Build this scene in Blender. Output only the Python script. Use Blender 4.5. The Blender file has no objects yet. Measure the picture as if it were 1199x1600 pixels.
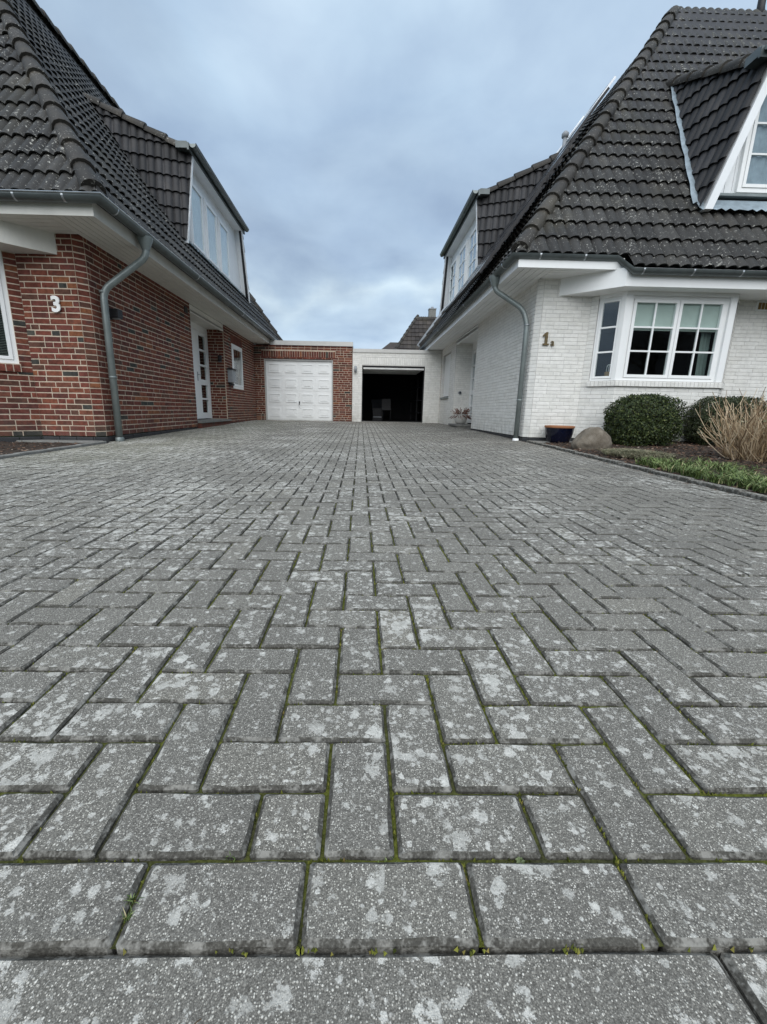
import bpy, bmesh, math, random
import numpy as np
from mathutils import Vector, Matrix, noise
random.seed(7)
S = bpy.context.scene
COL = S.collection
PI = math.pi
# ------------------------------------------------------------------ camera
FPX, PPX, PPY, CH = 654.15, 573.89, 793.1, 0.584
_p, _r, _w = .2286, .0194, .0193
fwd = Vector((math.sin(_w)*math.cos(_p), math.cos(_w)*math.cos(_p), -math.sin(_p)))
_rt = Vector((math.cos(_w), -math.sin(_w), 0)); _up = _rt.cross(fwd)
cr = _rt*math.cos(_r)+_up*math.sin(_r); cu = -_rt*math.sin(_r)+_up*math.cos(_r)
cam = bpy.data.cameras.new('camera'); camo = bpy.data.objects.new('camera', cam); COL.objects.link(camo)
M = Matrix((cr, cu, -fwd)).transposed().to_4x4(); M.translation = (0, 0, CH); camo.matrix_world = M
cam.sensor_fit = 'VERTICAL'; cam.sensor_height = 24; cam.sensor_width = 18
cam.lens = FPX/1600*24; cam.shift_x = (599.5-PPX)/1600; cam.shift_y = -(800-PPY)/1600
cam.clip_start = .02; cam.clip_end = 3000
S.camera = camo
# ------------------------------------------------------------------ world, sun, exposure
SUN_EL, SUN_AZ = math.radians(46), math.radians(184)      # azimuth clockwise from +Y
W = bpy.data.worlds.new('World'); S.world = W; W.use_nodes = True
nt = W.node_tree; nt.nodes.clear()
def N(nt, t, **k):
    n = nt.nodes.new(t)
    for a, b in k.items():
        if a.startswith('i_'): n.inputs[int(a[2:]) if a[2:].isdigit() else a[2:].replace('_', ' ')].default_value = b
        else: setattr(n, a, b)
    return n
sky = N(nt, 'ShaderNodeTexSky', sky_type='NISHITA'); sky.sun_disc = False
sky.sun_elevation = SUN_EL; sky.sun_rotation = SUN_AZ
tc = N(nt, 'ShaderNodeTexCoord')
sep = N(nt, 'ShaderNodeSeparateXYZ'); nt.links.new(tc.outputs['Generated'], sep.inputs[0])
zz = N(nt, 'ShaderNodeMath', operation='MAXIMUM', i_1=0.0); nt.links.new(sep.outputs[2], zz.inputs[0])
za = N(nt, 'ShaderNodeMath', operation='ADD', i_1=0.22); nt.links.new(zz.outputs[0], za.inputs[0])
dv = N(nt, 'ShaderNodeVectorMath', operation='DIVIDE'); cb = N(nt, 'ShaderNodeCombineXYZ')
for i in range(3): nt.links.new(za.outputs[0], cb.inputs[i])
nt.links.new(tc.outputs['Generated'], dv.inputs[0]); nt.links.new(cb.outputs[0], dv.inputs[1])
mp = N(nt, 'ShaderNodeMapping'); mp.inputs['Location'].default_value = (3.1, 1.7, 0); mp.inputs['Scale'].default_value = (1, 1, .0)
nt.links.new(dv.outputs[0], mp.inputs[0])
n1 = N(nt, 'ShaderNodeTexNoise'); n1.inputs['Scale'].default_value = .95; n1.inputs['Detail'].default_value = 3; n1.inputs['Roughness'].default_value = .48; n1.inputs['Distortion'].default_value = .35
n2 = N(nt, 'ShaderNodeTexNoise'); n2.inputs['Scale'].default_value = 2.9; n2.inputs['Detail'].default_value = 5; n2.inputs['Roughness'].default_value = .5; n2.inputs['Distortion'].default_value = .2
for n in (n1, n2): nt.links.new(mp.outputs[0], n.inputs['Vector'])
r1 = N(nt, 'ShaderNodeValToRGB')
e = r1.color_ramp.elements
e[0].position = .34; e[0].color = (2.1, 2.78, 3.6, 1); e[1].position = .66; e[1].color = (3.12, 3.9, 4.75, 1)
m_ = e.new(.5); m_.color = (2.62, 3.48, 4.42, 1)
nt.links.new(n1.outputs['Fac'], r1.inputs[0])
r2 = N(nt, 'ShaderNodeValToRGB'); e = r2.color_ramp.elements
e[0].position = .34; e[0].color = (.85, .855, .885, 1); e[1].position = .66; e[1].color = (1.15, 1.12, 1.075, 1)
nt.links.new(n2.outputs['Fac'], r2.inputs[0])
mul = N(nt, 'ShaderNodeMixRGB', blend_type='MULTIPLY', i_0=1.0)
nt.links.new(r1.outputs[0], mul.inputs[1]); nt.links.new(r2.outputs[0], mul.inputs[2])
# cloud deck: a band of grey cloud low over the horizon and a pale gap in it
hb = N(nt, 'ShaderNodeValToRGB'); e = hb.color_ramp.elements
e[0].position = 0.0; e[0].color = (.98, .96, .95, 1); e[1].position = .95; e[1].color = (1.04, 1.02, 1.03, 1)
for p_, c_ in ((.10, (1.0, .97, .96, 1)), (.19, (1.10, 1.07, 1.04, 1)), (.235, (1.36, 1.27, 1.14, 1)), (.265, (1.1, 1.07, 1.03, 1)), (.33, (.86, .855, .88, 1)), (.47, (.90, .90, .92, 1)), (.7, (1.03, 1.03, 1.02, 1))):
    q = e.new(p_); q.color = c_
wob = N(nt, 'ShaderNodeTexNoise'); wob.inputs['Scale'].default_value = 4.2; wob.inputs['Detail'].default_value = 5
nt.links.new(tc.outputs['Generated'], wob.inputs['Vector'])
wm = N(nt, 'ShaderNodeMath', operation='MULTIPLY_ADD', i_1=.34, i_2=-.17); nt.links.new(wob.outputs['Fac'], wm.inputs[0])
ws = N(nt, 'ShaderNodeMath', operation='ADD'); nt.links.new(zz.outputs[0], ws.inputs[0]); nt.links.new(wm.outputs[0], ws.inputs[1])
nt.links.new(ws.outputs[0], hb.inputs[0])
mul2 = N(nt, 'ShaderNodeMixRGB', blend_type='MULTIPLY', i_0=1.0)
nt.links.new(mul.outputs[0], mul2.inputs[1]); nt.links.new(hb.outputs[0], mul2.inputs[2])
mx = N(nt, 'ShaderNodeMixRGB', blend_type='MIX', i_0=.93)
nt.links.new(sky.outputs[0], mx.inputs[1]); nt.links.new(mul2.outputs[0], mx.inputs[2])
bg = N(nt, 'ShaderNodeBackground'); bg.inputs[1].default_value = .1
out = N(nt, 'ShaderNodeOutputWorld')
nt.links.new(mx.outputs[0], bg.inputs[0]); nt.links.new(bg.outputs[0], out.inputs[0])
sl = bpy.data.lights.new('sun', 'SUN'); sl.energy = 1.5; sl.angle = math.radians(75); sl.color = (1, .975, .94)
so = bpy.data.objects.new('sun', sl); COL.objects.link(so)
sd = Vector((math.sin(SUN_AZ)*math.cos(SUN_EL), math.cos(SUN_AZ)*math.cos(SUN_EL), math.sin(SUN_EL)))
so.rotation_euler = sd.to_track_quat('Z', 'Y').to_euler()
vs = S.view_settings; vs.view_transform = 'Standard'; vs.look = 'None'; vs.exposure = 1.0; vs.gamma = 1; vs.use_curve_mapping = False

# ------------------------------------------------------------------ helpers
def lerp(a, b, t): return a+(b-a)*t
def ss(a, b, x):
    t = min(1, max(0, (x-a)/(b-a))); return t*t*(3-2*t)
def ground(x, y):
    return .0087*y+.045*ss(4, 15, y)+.04*ss(1, 2.8, x)*ss(2.5, 7, y)*(1-ss(9, 13, y))
def tag(o, label=None, cat=None, group=None, kind=None):
    if label: o['label'] = label
    if cat: o['category'] = cat
    if group: o['group'] = group
    if kind: o['kind'] = kind
    return o
def empty(name, loc=(0, 0, 0)):
    o = bpy.data.objects.new(name, None); o.empty_display_size = .1; COL.objects.link(o); o.location = loc; return o
def link(name, me, parent=None, mw=None):
    o = bpy.data.objects.new(name, me); COL.objects.link(o)
    if parent is not None:
        o.parent = parent
        if parent.get('_o') is not None: pass
    if mw is not None: o.matrix_basis = mw
    return o
ORG = {}
class MB:
    def __init__(s): s.v = []; s.f = []; s.sm = []; s.mi = []
    def add(s, vs_, fs, smooth=False, mi=0):
        b = len(s.v); s.v += [tuple(v) for v in vs_]; s.f += [tuple(b+i for i in f) for f in fs]
        s.sm += [smooth]*len(fs); s.mi += [mi]*len(fs); return s
    def box(s, x0, x1, y0, y1, z0, z1, F=None, mi=0):
        P = [(x, y, z) for x in (x0, x1) for y in (y0, y1) for z in (z0, z1)]
        if F: P = [F(*p) for p in P]
        return s.add(P, [(0, 1, 3, 2), (4, 6, 7, 5), (0, 4, 5, 1), (2, 3, 7, 6), (0, 2, 6, 4), (1, 5, 7, 3)], mi=mi)
    def prism(s, poly, d, mi=0):
        n = len(poly); d = Vector(d); P = [Vector(p) for p in poly]+[Vector(p)+d for p in poly]
        return s.add(P, [tuple(range(n))[::-1], tuple(range(n, 2*n))]+[(i, (i+1) % n, n+(i+1) % n, n+i) for i in range(n)], mi=mi)
    def beam(s, a, b, w, h, up=(0, 0, 1), mi=0):
        a = Vector(a); b = Vector(b); t = (b-a).normalized(); x = t.cross(Vector(up)).normalized(); u = x.cross(t)
        return s.prism([a+x*w/2+u*h/2, a-x*w/2+u*h/2, a-x*w/2-u*h/2, a+x*w/2-u*h/2], b-a, mi)
    def tube(s, pts, r, n=10, smooth=True, cap=True, mi=0):
        pts = [Vector(p) for p in pts]; R = r if hasattr(r, '__len__') else [r]*len(pts); b = len(s.v); ref = None
        for i, p in enumerate(pts):
            t = (pts[min(i+1, len(pts)-1)]-pts[max(i-1, 0)]).normalized()
            if ref is None: ref = t.orthogonal().normalized()
            x = (ref-t*ref.dot(t)).normalized(); ref = x; y = t.cross(x)
            s.v += [tuple(p+(x*math.cos(2*PI*k/n)+y*math.sin(2*PI*k/n))*R[i]) for k in range(n)]
        for i in range(len(pts)-1):
            for k in range(n):
                s.f.append((b+i*n+k, b+i*n+(k+1) % n, b+(i+1)*n+(k+1) % n, b+(i+1)*n+k)); s.sm.append(smooth); s.mi.append(mi)
        if cap:
            s.f.append(tuple(b+k for k in range(n))[::-1]); s.f.append(tuple(b+(len(pts)-1)*n+k for k in range(n))); s.sm += [False]*2; s.mi += [mi]*2
        return s
    def lathe(s, prof, c=(0, 0, 0), n=28, mi=0):
        b = len(s.v); c = Vector(c)
        for r, z in prof: s.v += [tuple(c+Vector((r*math.cos(2*PI*k/n), r*math.sin(2*PI*k/n), z))) for k in range(n)]
        for i in range(len(prof)-1):
            for k in range(n):
                s.f.append((b+i*n+k, b+i*n+(k+1) % n, b+(i+1)*n+(k+1) % n, b+(i+1)*n+k)); s.sm.append(True); s.mi.append(mi)
        return s
    def sweep(s, prof, path, side, smooth=True):
        """prof: list of (outward, up); path of 3D points; side(i) gives outward 2D dir per segment; mitred"""
        path = [Vector(p) for p in path]; n = len(prof); b = len(s.v)
        segs = [(path[i+1]-path[i]) for i in range(len(path)-1)]
        outs = [Vector((t.y, -t.x, 0)).normalized()*side for t in segs]
        for i, p in enumerate(path):
            if i == 0: m = outs[0]
            elif i == len(path)-1: m = outs[-1]
            else:
                m = (outs[i-1]+outs[i]).normalized(); m = m/max(.35, m.dot(outs[i]))
            s.v += [tuple(p+m*a+Vector((0, 0, z))) for a, z in prof]
        for i in range(len(path)-1):
            for k in range(n-1):
                s.f.append((b+i*n+k, b+i*n+k+1, b+(i+1)*n+k+1, b+(i+1)*n+k)); s.sm.append(smooth); s.mi.append(0)
        return s
    def mesh(s, name, mats):
        me = bpy.data.meshes.new(name); me.from_pydata(s.v, [], s.f)
        me.polygons.foreach_set('use_smooth', s.sm)
        for m in (mats if isinstance(mats, (list, tuple)) else [mats]): me.materials.append(m)
        if any(s.mi): me.polygons.foreach_set('material_index', s.mi)
        me.update(); return me
    def build(s, name, mats, parent=None, **k):
        me = s.mesh(name, mats)
        bm = bmesh.new(); bm.from_mesh(me); bmesh.ops.recalc_face_normals(bm, faces=bm.faces); bm.to_mesh(me); bm.free()
        o = link(name, me, parent)
        if parent is not None: o.matrix_parent_inverse = inv(parent)
        return tag(o, **k)
def wm_(o):
    m = o.matrix_parent_inverse @ o.matrix_basis if o.parent else o.matrix_basis.copy()
    return wm_(o.parent) @ m if o.parent else m
def inv(parent): return wm_(parent).inverted()

class Frame:
    """local (s, d, z): s along the wall, d into it, z up"""
    def __init__(s, o, es, ed): s.o = Vector(o); s.es = Vector(es); s.ed = Vector(ed)
    def __call__(s, a, d, z): return s.o+s.es*a+s.ed*d+Vector((0, 0, z))
    def mat(s, a, d, z):
        m = Matrix((s.es, s.ed, Vector((0, 0, 1)))).transposed().to_4x4(); m.translation = s(a, d, z); return m

class Field:
    """many alike pieces: the ones that show largest become objects of their own, the rest one joined mesh"""
    def __init__(s, name, mats, parent, rest, limit=300):
        s.name, s.mats, s.parent, s.rest, s.limit = name, mats, parent, rest, limit; s.items = []; s.loose = MB(); s.cache = {}
    def add(s, mesh, mw, size): s.items.append((mesh, mw, size))
    def finish(s):
        def score(it):
            p = it[1].translation-Vector((0, 0, CH)); zc = p.dot(fwd)
            if zc < .05: return -1
            u, v = PPX+FPX*p.dot(cr)/zc, PPY-FPX*p.dot(cu)/zc
            if u < -40 or u > 1240 or v < -40 or v > 1640: return -1
            return it[2]/zc
        sc = [(score(it), i) for i, it in enumerate(s.items)]; sc.sort(key=lambda a: -a[0])
        ind = set(i for k, (a, i) in enumerate(sc) if k < s.limit and a > 0)
        pinv = inv(s.parent) if s.parent else Matrix()
        for i in sorted(ind):
            me, mw, _ = s.items[i]; o = bpy.data.objects.new(s.name, me); COL.objects.link(o)
            if s.parent: o.parent = s.parent; o.matrix_parent_inverse = pinv
            o.matrix_basis = mw
        V = []; Fs = []; sm = []; mis = []; base = 0
        for i, (me, mw, _) in enumerate(s.items):
            if i in ind: continue
            key = me.name
            if key not in s.cache:
                a = np.empty(len(me.vertices)*3); me.vertices.foreach_get('co', a)
                s.cache[key] = (a.reshape(-1, 3), [tuple(p.vertices) for p in me.polygons], [p.use_smooth for p in me.polygons], [p.material_index for p in me.polygons])
            a, f, q, mi_ = s.cache[key]; mis += mi_; m = np.array(mw)
            V.append(a @ m[:3, :3].T+m[:3, 3]); Fs += [tuple(base+k for k in t) for t in f]; sm += q; base += len(a)
        if s.loose.v:
            V.append(np.array(s.loose.v)); Fs += [tuple(base+k for k in t) for t in s.loose.f]; sm += s.loose.sm; mis += s.loose.mi
        if V:
            me = bpy.data.meshes.new(s.rest); me.from_pydata(np.concatenate(V).tolist(), [], Fs)
            me.polygons.foreach_set('use_smooth', sm)
            for m_1 in (s.mats if isinstance(s.mats, (list, tuple)) else [s.mats]): me.materials.append(m_1)
            if any(mis): me.polygons.foreach_set('material_index', mis)
            me.update()
            o = link(s.rest, me, s.parent); o['kind'] = 'stuff'
            if s.parent: o.matrix_parent_inverse = pinv

# ------------------------------------------------------------------ materials
def newmat(name, rough=.7, spec=.3):
    m = bpy.data.materials.new(name); m.use_nodes = True; nt = m.node_tree; b = nt.nodes['Principled BSDF']
    b.inputs['Roughness'].default_value = rough; b.inputs['Specular IOR Level'].default_value = spec
    return m, nt, b
def rgb(c): return (c[0], c[1], c[2], 1)
def pos(nt, scale=(1, 1, 1)):
    g = N(nt, 'ShaderNodeNewGeometry'); m = N(nt, 'ShaderNodeMapping'); m.inputs['Scale'].default_value = scale
    nt.links.new(g.outputs['Position'], m.inputs[0]); return m.outputs[0]
def noise_(nt, vec, scale, detail=4, rough=.55, dist=0):
    n = N(nt, 'ShaderNodeTexNoise'); n.inputs['Scale'].default_value = scale; n.inputs['Detail'].default_value = detail
    n.inputs['Roughness'].default_value = rough; n.inputs['Distortion'].default_value = dist; nt.links.new(vec, n.inputs['Vector']); return n.outputs['Fac']
def ramp(nt, fac, stops, interp='LINEAR'):
    r = N(nt, 'ShaderNodeValToRGB'); r.color_ramp.interpolation = interp; e = r.color_ramp.elements
    e[0].position, e[0].color = stops[0][0], rgb(stops[0][1]); e[1].position, e[1].color = stops[-1][0], rgb(stops[-1][1])
    for p, c in stops[1:-1]: q = e.new(p); q.color = rgb(c)
    nt.links.new(fac, r.inputs[0]); return r.outputs[0]
def g3(v): return (v, v, v)
def mix(nt, a, b, fac, mode='MIX'):
    m = N(nt, 'ShaderNodeMixRGB', blend_type=mode)
    for i, x in ((0, fac), (1, a), (2, b)):
        if hasattr(x, 'is_linked') or hasattr(x, 'links'): nt.links.new(x, m.inputs[i])
        elif isinstance(x, tuple): m.inputs[i].default_value = rgb(x)
        else: m.inputs[i].default_value = x
    return m.outputs[0]
def math_(nt, op, a, b=0., c=0.):
    m = N(nt, 'ShaderNodeMath', operation=op)
    for i, x in enumerate((a, b, c)):
        if hasattr(x, 'links'): nt.links.new(x, m.inputs[i])
        else: m.inputs[i].default_value = x
    return m.outputs[0]
def rnd(nt):
    g = N(nt, 'ShaderNodeNewGeometry'); o = N(nt, 'ShaderNodeObjectInfo')
    return math_(nt, 'FRACT', math_(nt, 'ADD', g.outputs['Random Per Island'], o.outputs['Random']))
def bump(nt, b, h, strength=.4, dist=.002):
    n = N(nt, 'ShaderNodeBump'); n.inputs['Strength'].default_value = strength; n.inputs['Distance'].default_value = dist
    nt.links.new(h, n.inputs['Height']); nt.links.new(n.outputs[0], b.inputs['Normal'])
def setc(nt, b, c): nt.links.new(c, b.inputs['Base Color'])

def m_plain(name, c, rough=.6, var=.12, scale=6, bumps=.0, spec=.3, dirt=0, metal=0):
    m, nt, b = newmat(name, rough, spec); v = pos(nt); n = noise_(nt, v, scale, 6, .6)
    col = ramp(nt, n, [(.3, tuple(x*(1-var) for x in c)), (.7, tuple(min(1, x*(1+var)) for x in c))])
    if dirt:
        d = noise_(nt, pos(nt, (1, 1, .35)), 3.1, 7, .7)
        col = mix(nt, col, tuple(x*.55 for x in c), math_(nt, 'MULTIPLY', ramp(nt, d, [(.5, g3(0)), (.75, g3(1))]), dirt))
    setc(nt, b, col); b.inputs['Metallic'].default_value = metal
    if bumps: bump(nt, b, noise_(nt, v, 160, 3), bumps, .002)
    return m
WHITE = m_plain('white_paint', (.86, .87, .86), .42, .03, 2, .0, .4, .12)
SOFF = m_plain('soffit_paint', (.68, .67, .62), .55, .05, 2, .0, .3, .3)
DRM = m_plain('dormer_paint', (.80, .82, .83), .45, .04, 2, 0, .4, .15)
ZINC = m_plain('zinc', (.215, .245, .24), .42, .16, 5, .05, .5, .35, .35)
ZG = m_plain('gutter_zinc', (.105, .122, .122), .4, .2, 5, .05, .5, .4, .3)
ZINCE = m_plain('zinc_edge', (.42, .45, .47), .32, .1, 5, .05, .5, .1, .6)
LEAD = m_plain('lead_flashing', (.27, .33, .37), .5, .25, 9, .2, .4, .3, .2)
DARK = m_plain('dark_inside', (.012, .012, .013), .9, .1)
BLACKM = m_plain('black_metal', (.02, .02, .022), .5, .2, 20)
SOIL = m_plain('soil', (.04, .029, .022), .95, .5, 22, .9)
CONC = m_plain('concrete', (.2, .198, .185), .85, .2, 12, .5, .2, .4)
RUBBER = m_plain('grey_plastic', (.28, .3, .32), .5, .1, 10)
BRASS = m_plain('brass', (.22, .14, .05), .4, .3, 30, 0, .5, 0, .6)
CURT2 = m_plain('dim_curtain', (.26, .30, .35), .8, .25, 5)
CURT = m_plain('curtain', (.44, .50, .51), .8, .1, 3)
BLIND = m_plain('roller_blind', (.46, .52, .495), .7, .06, 4)
PAPER = m_plain('kraft_paper', (.36, .24, .11), .8, .08, 9)
WOODM = m_plain('board_wood', (.032, .035, .042), .8, .15, 9)
FARWALL = m_plain('far_brick', (.25, .12, .08), .85, .2, 8)
ALU = m_plain('aluminium', (.40, .42, .44), .3, .05, 5, 0, .5, 0, .8)
PARAP = m_plain('parapet_metal', (.56, .555, .53), .5, .06, 3, .0, .4, .3)

def m_glass():
    m = bpy.data.materials.new('window_glass'); m.use_nodes = True; nt = m.node_tree; nt.nodes.clear()
    o = N(nt, 'ShaderNodeOutputMaterial'); t = N(nt, 'ShaderNodeBsdfTransparent'); t.inputs[0].default_value = (.95, .98, .97, 1)
    g = N(nt, 'ShaderNodeBsdfGlossy'); g.inputs['Roughness'].default_value = .01; g.inputs[0].default_value = (.95, .97, 1, 1)
    f = N(nt, 'ShaderNodeLayerWeight'); f.inputs[0].default_value = .5
    k = math_(nt, 'MULTIPLY_ADD', math_(nt, 'POWER', f.outputs['Facing'], 4.5), .85, .045)
    n = N(nt, 'ShaderNodeBump'); n.inputs['Strength'].default_value = .06; n.inputs['Distance'].default_value = .01
    nt.links.new(noise_(nt, pos(nt), 2.2, 1), n.inputs['Height']); nt.links.new(n.outputs[0], g.inputs['Normal'])
    x = N(nt, 'ShaderNodeMixShader'); nt.links.new(k, x.inputs[0]); nt.links.new(t.outputs[0], x.inputs[1]); nt.links.new(g.outputs[0], x.inputs[2])
    nt.links.new(x.outputs[0], o.inputs[0]); return m
GLASS = m_glass()

def clamp01(nt, x): return math_(nt, 'MINIMUM', math_(nt, 'MAXIMUM', x, 0.), 1.)
def voro(nt, v, scale):
    n = N(nt, 'ShaderNodeTexVoronoi'); n.inputs['Scale'].default_value = scale; nt.links.new(v, n.inputs['Vector'])
    c = N(nt, 'ShaderNodeSeparateColor'); nt.links.new(n.outputs['Color'], c.inputs[0]); return n.outputs['Distance'], c.outputs
def m_paver():
    m, nt, b = newmat('concrete_paver', .9, .18); v = pos(nt); r = rnd(nt)
    fine = noise_(nt, v, 620, 3, .7); mid = noise_(nt, v, 190, 3, .7)
    col = ramp(nt, fine, [(.3, (.055, .052, .046)), (.5, (.112, .107, .096)), (.7, (.21, .2, .18))])
    col = mix(nt, col, ramp(nt, mid, [(.3, g3(.7)), (.7, g3(1.35))]), 1., 'MULTIPLY')
    # stones of the aggregate: small pale grains, some dark
    gh = None
    for sc, thr, lo in ((430, .46, .42), (260, .40, .66)):
        d, c = voro(nt, v, sc)
        gm = math_(nt, 'MULTIPLY', clamp01(nt, math_(nt, 'MULTIPLY', math_(nt, 'SUBTRACT', thr, d), 7.)), ramp(nt, c[0], [(lo, g3(0)), (lo+.12, g3(1))]))
        gc = ramp(nt, c[1], [(0, (.20, .19, .172)), (.55, (.34, .325, .29)), (1, (.6, .58, .53))])
        col = mix(nt, col, gc, math_(nt, 'MULTIPLY', gm, .85)); gh = gm if gh is None else math_(nt, 'MAXIMUM', gh, gm)
    col = mix(nt, col, ramp(nt, r, [(0, (.91, .91, .91)), (.5, (1., 1., 1.)), (.9, (1.05, 1.05, 1.04)), (1, (1.13, 1.12, 1.09))]), 1., 'MULTIPLY')
    big = noise_(nt, v, .9, 4, .6)
    col = mix(nt, col, ramp(nt, big, [(.3, (1.18, 1.17, 1.15)), (.7, (1.46, 1.45, 1.41))]), 1., 'MULTIPLY')
    sx = N(nt, 'ShaderNodeSeparateXYZ'); nt.links.new(v, sx.inputs[0])
    # old algae bloom beside the red house
    al = math_(nt, 'MULTIPLY', clamp01(nt, math_(nt, 'MULTIPLY', math_(nt, 'SUBTRACT', -1.6, sx.outputs[0]), .8)), clamp01(nt, math_(nt, 'MULTIPLY', math_(nt, 'SUBTRACT', sx.outputs[1], 3.), .5)))
    col = mix(nt, col, (.29, .29, .20), math_(nt, 'MULTIPLY', al, .32))
    # lichen rosettes
    l2 = noise_(nt, v, 1.3, 3, .6); edge = noise_(nt, v, 130, 5, .8); edge2 = noise_(nt, v, 55, 3, .6)
    dens = math_(nt, 'MULTIPLY_ADD', l2, 1.7, -.735)
    dens = math_(nt, 'ADD', dens, math_(nt, 'MULTIPLY', math_(nt, 'MINIMUM', math_(nt, 'MAXIMUM', sx.outputs[0], -2.5), 2.2), -.05))
    dens = math_(nt, 'ADD', dens, math_(nt, 'MULTIPLY_ADD', r, .12, -.06))
    mask = None
    for sc, k in ((27., -.04), (44., -.04), (92., -.08)):
        d, c = voro(nt, v, sc)
        rad = math_(nt, 'ADD', math_(nt, 'MULTIPLY_ADD', c[0], .85, -.42+k), dens)
        dd = math_(nt, 'ADD', d, math_(nt, 'ADD', math_(nt, 'MULTIPLY_ADD', edge, 1.7, -.85), math_(nt, 'MULTIPLY_ADD', edge2, 1.2, -.6)))
        q = clamp01(nt, math_(nt, 'MULTIPLY', math_(nt, 'SUBTRACT', rad, dd), 8.))
        q = math_(nt, 'MULTIPLY', q, math_(nt, 'MULTIPLY_ADD', c[1], .45, .55))
        mask = q if mask is None else math_(nt, 'MAXIMUM', mask, q)
    br = ramp(nt, noise_(nt, v, 330, 3, .7), [(.33, g3(.35)), (.5, g3(1))])
    lcol = ramp(nt, noise_(nt, v, 70, 4), [(.3, (.44, .43, .39)), (.7, (.72, .70, .64))])
    col = mix(nt, col, lcol, math_(nt, 'MULTIPLY', math_(nt, 'MULTIPLY', mask, br), .9))
    ru = noise_(nt, v, 2.3, 3, .5); col = mix(nt, col, (.22, .12, .06), math_(nt, 'MULTIPLY', ramp(nt, ru, [(.71, g3(0)), (.78, g3(1))]), .35))
    setc(nt, b, col)
    h = math_(nt, 'ADD', math_(nt, 'MULTIPLY', gh, .9), math_(nt, 'ADD', fine, math_(nt, 'MULTIPLY', mid, .8)))
    bump(nt, b, h, .55, .0012)
    return m
PAVER = m_paver()
def m_pedge():  # chamfers and sides: their shade painted into a darker colour, plus edge dirt
    m, nt, b = newmat('paver_shade_dirt_edge', .95, .1); v = pos(nt); f = noise_(nt, v, 240, 4, .7); l = noise_(nt, v, 30, 4, .7)
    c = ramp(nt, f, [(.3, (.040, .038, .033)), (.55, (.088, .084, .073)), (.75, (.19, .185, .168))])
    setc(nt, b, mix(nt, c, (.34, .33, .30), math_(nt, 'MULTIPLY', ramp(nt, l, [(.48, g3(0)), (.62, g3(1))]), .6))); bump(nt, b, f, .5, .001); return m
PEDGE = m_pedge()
def m_joint():
    m, nt, b = newmat('joint_sand_moss', .98, .1); v = pos(nt)
    mo = noise_(nt, v, 3.2, 4, .6); f = noise_(nt, v, 160, 3, .7)
    sand = ramp(nt, f, [(.3, (.018, .017, .014)), (.7, (.06, .055, .045))])
    moss = ramp(nt, f, [(.3, (.05, .06, .012)), (.7, (.16, .175, .035))])
    setc(nt, b, mix(nt, sand, moss, ramp(nt, mo, [(.36, g3(.1)), (.56, g3(1))]))); bump(nt, b, f, .8, .003); return m
JOINT = m_joint()
def m_moss():
    m, nt, b = newmat('moss', .95, .1); setc(nt, b, ramp(nt, rnd(nt), [(0, (.05, .06, .014)), (.5, (.13, .145, .026)), (.9, (.23, .24, .05)), (1, (.22, .16, .06))])); return m
MOSS = m_moss()
def m_tile(name, base=(.031, .0298, .0275), spots=1.0, warm=.5):
    m, nt, b = newmat(name, .62, .35); v = pos(nt)
    c = ramp(nt, noise_(nt, v, 2.2, 5, .62), [(.3, tuple(x*.72 for x in base)), (.55, base), (.75, (base[0]*1.6, base[1]*1.5, base[2]*1.36))])
    c = mix(nt, c, ramp(nt, rnd(nt), [(0, g3(.62)), (.35, g3(.92)), (.75, g3(1.12)), (1, g3(1.6))]), 1., 'MULTIPLY')
    c = mix(nt, c, ramp(nt, noise_(nt, v, 55, 4, .7), [(.35, g3(.75)), (.7, g3(1.35))]), 1., 'MULTIPLY')
    br = noise_(nt, v, 1.1, 4, .6); c = mix(nt, c, (.045, .042, .028), math_(nt, 'MULTIPLY', ramp(nt, br, [(.5, g3(0)), (.75, g3(1))]), warm))
    if spots:
        s1 = noise_(nt, v, 30, 5, .72, .5); s2 = noise_(nt, v, 1.6, 3, .6)
        t = math_(nt, 'SUBTRACT', s1, math_(nt, 'MULTIPLY_ADD', s2, -.2, .728-.02*spots)); t = math_(nt, 'MINIMUM', math_(nt, 'MAXIMUM', math_(nt, 'MULTIPLY', t, 22.), 0.), 1.)
        c = mix(nt, c, (.50, .49, .44), math_(nt, 'MULTIPLY', t, .85))
    setc(nt, b, c); bump(nt, b, noise_(nt, v, 130, 4, .7), .35, .003); return m
TILE = m_tile('roof_tile_concrete'); TILEC = m_tile('cheek_tile', (.024, .0235, .025), 0, .1); HIPT = m_tile('hip_tile', (.041, .037, .032), .3, .7)
TILEF = m_tile('far_tile', (.045, .038, .034), 0, .6)
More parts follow.
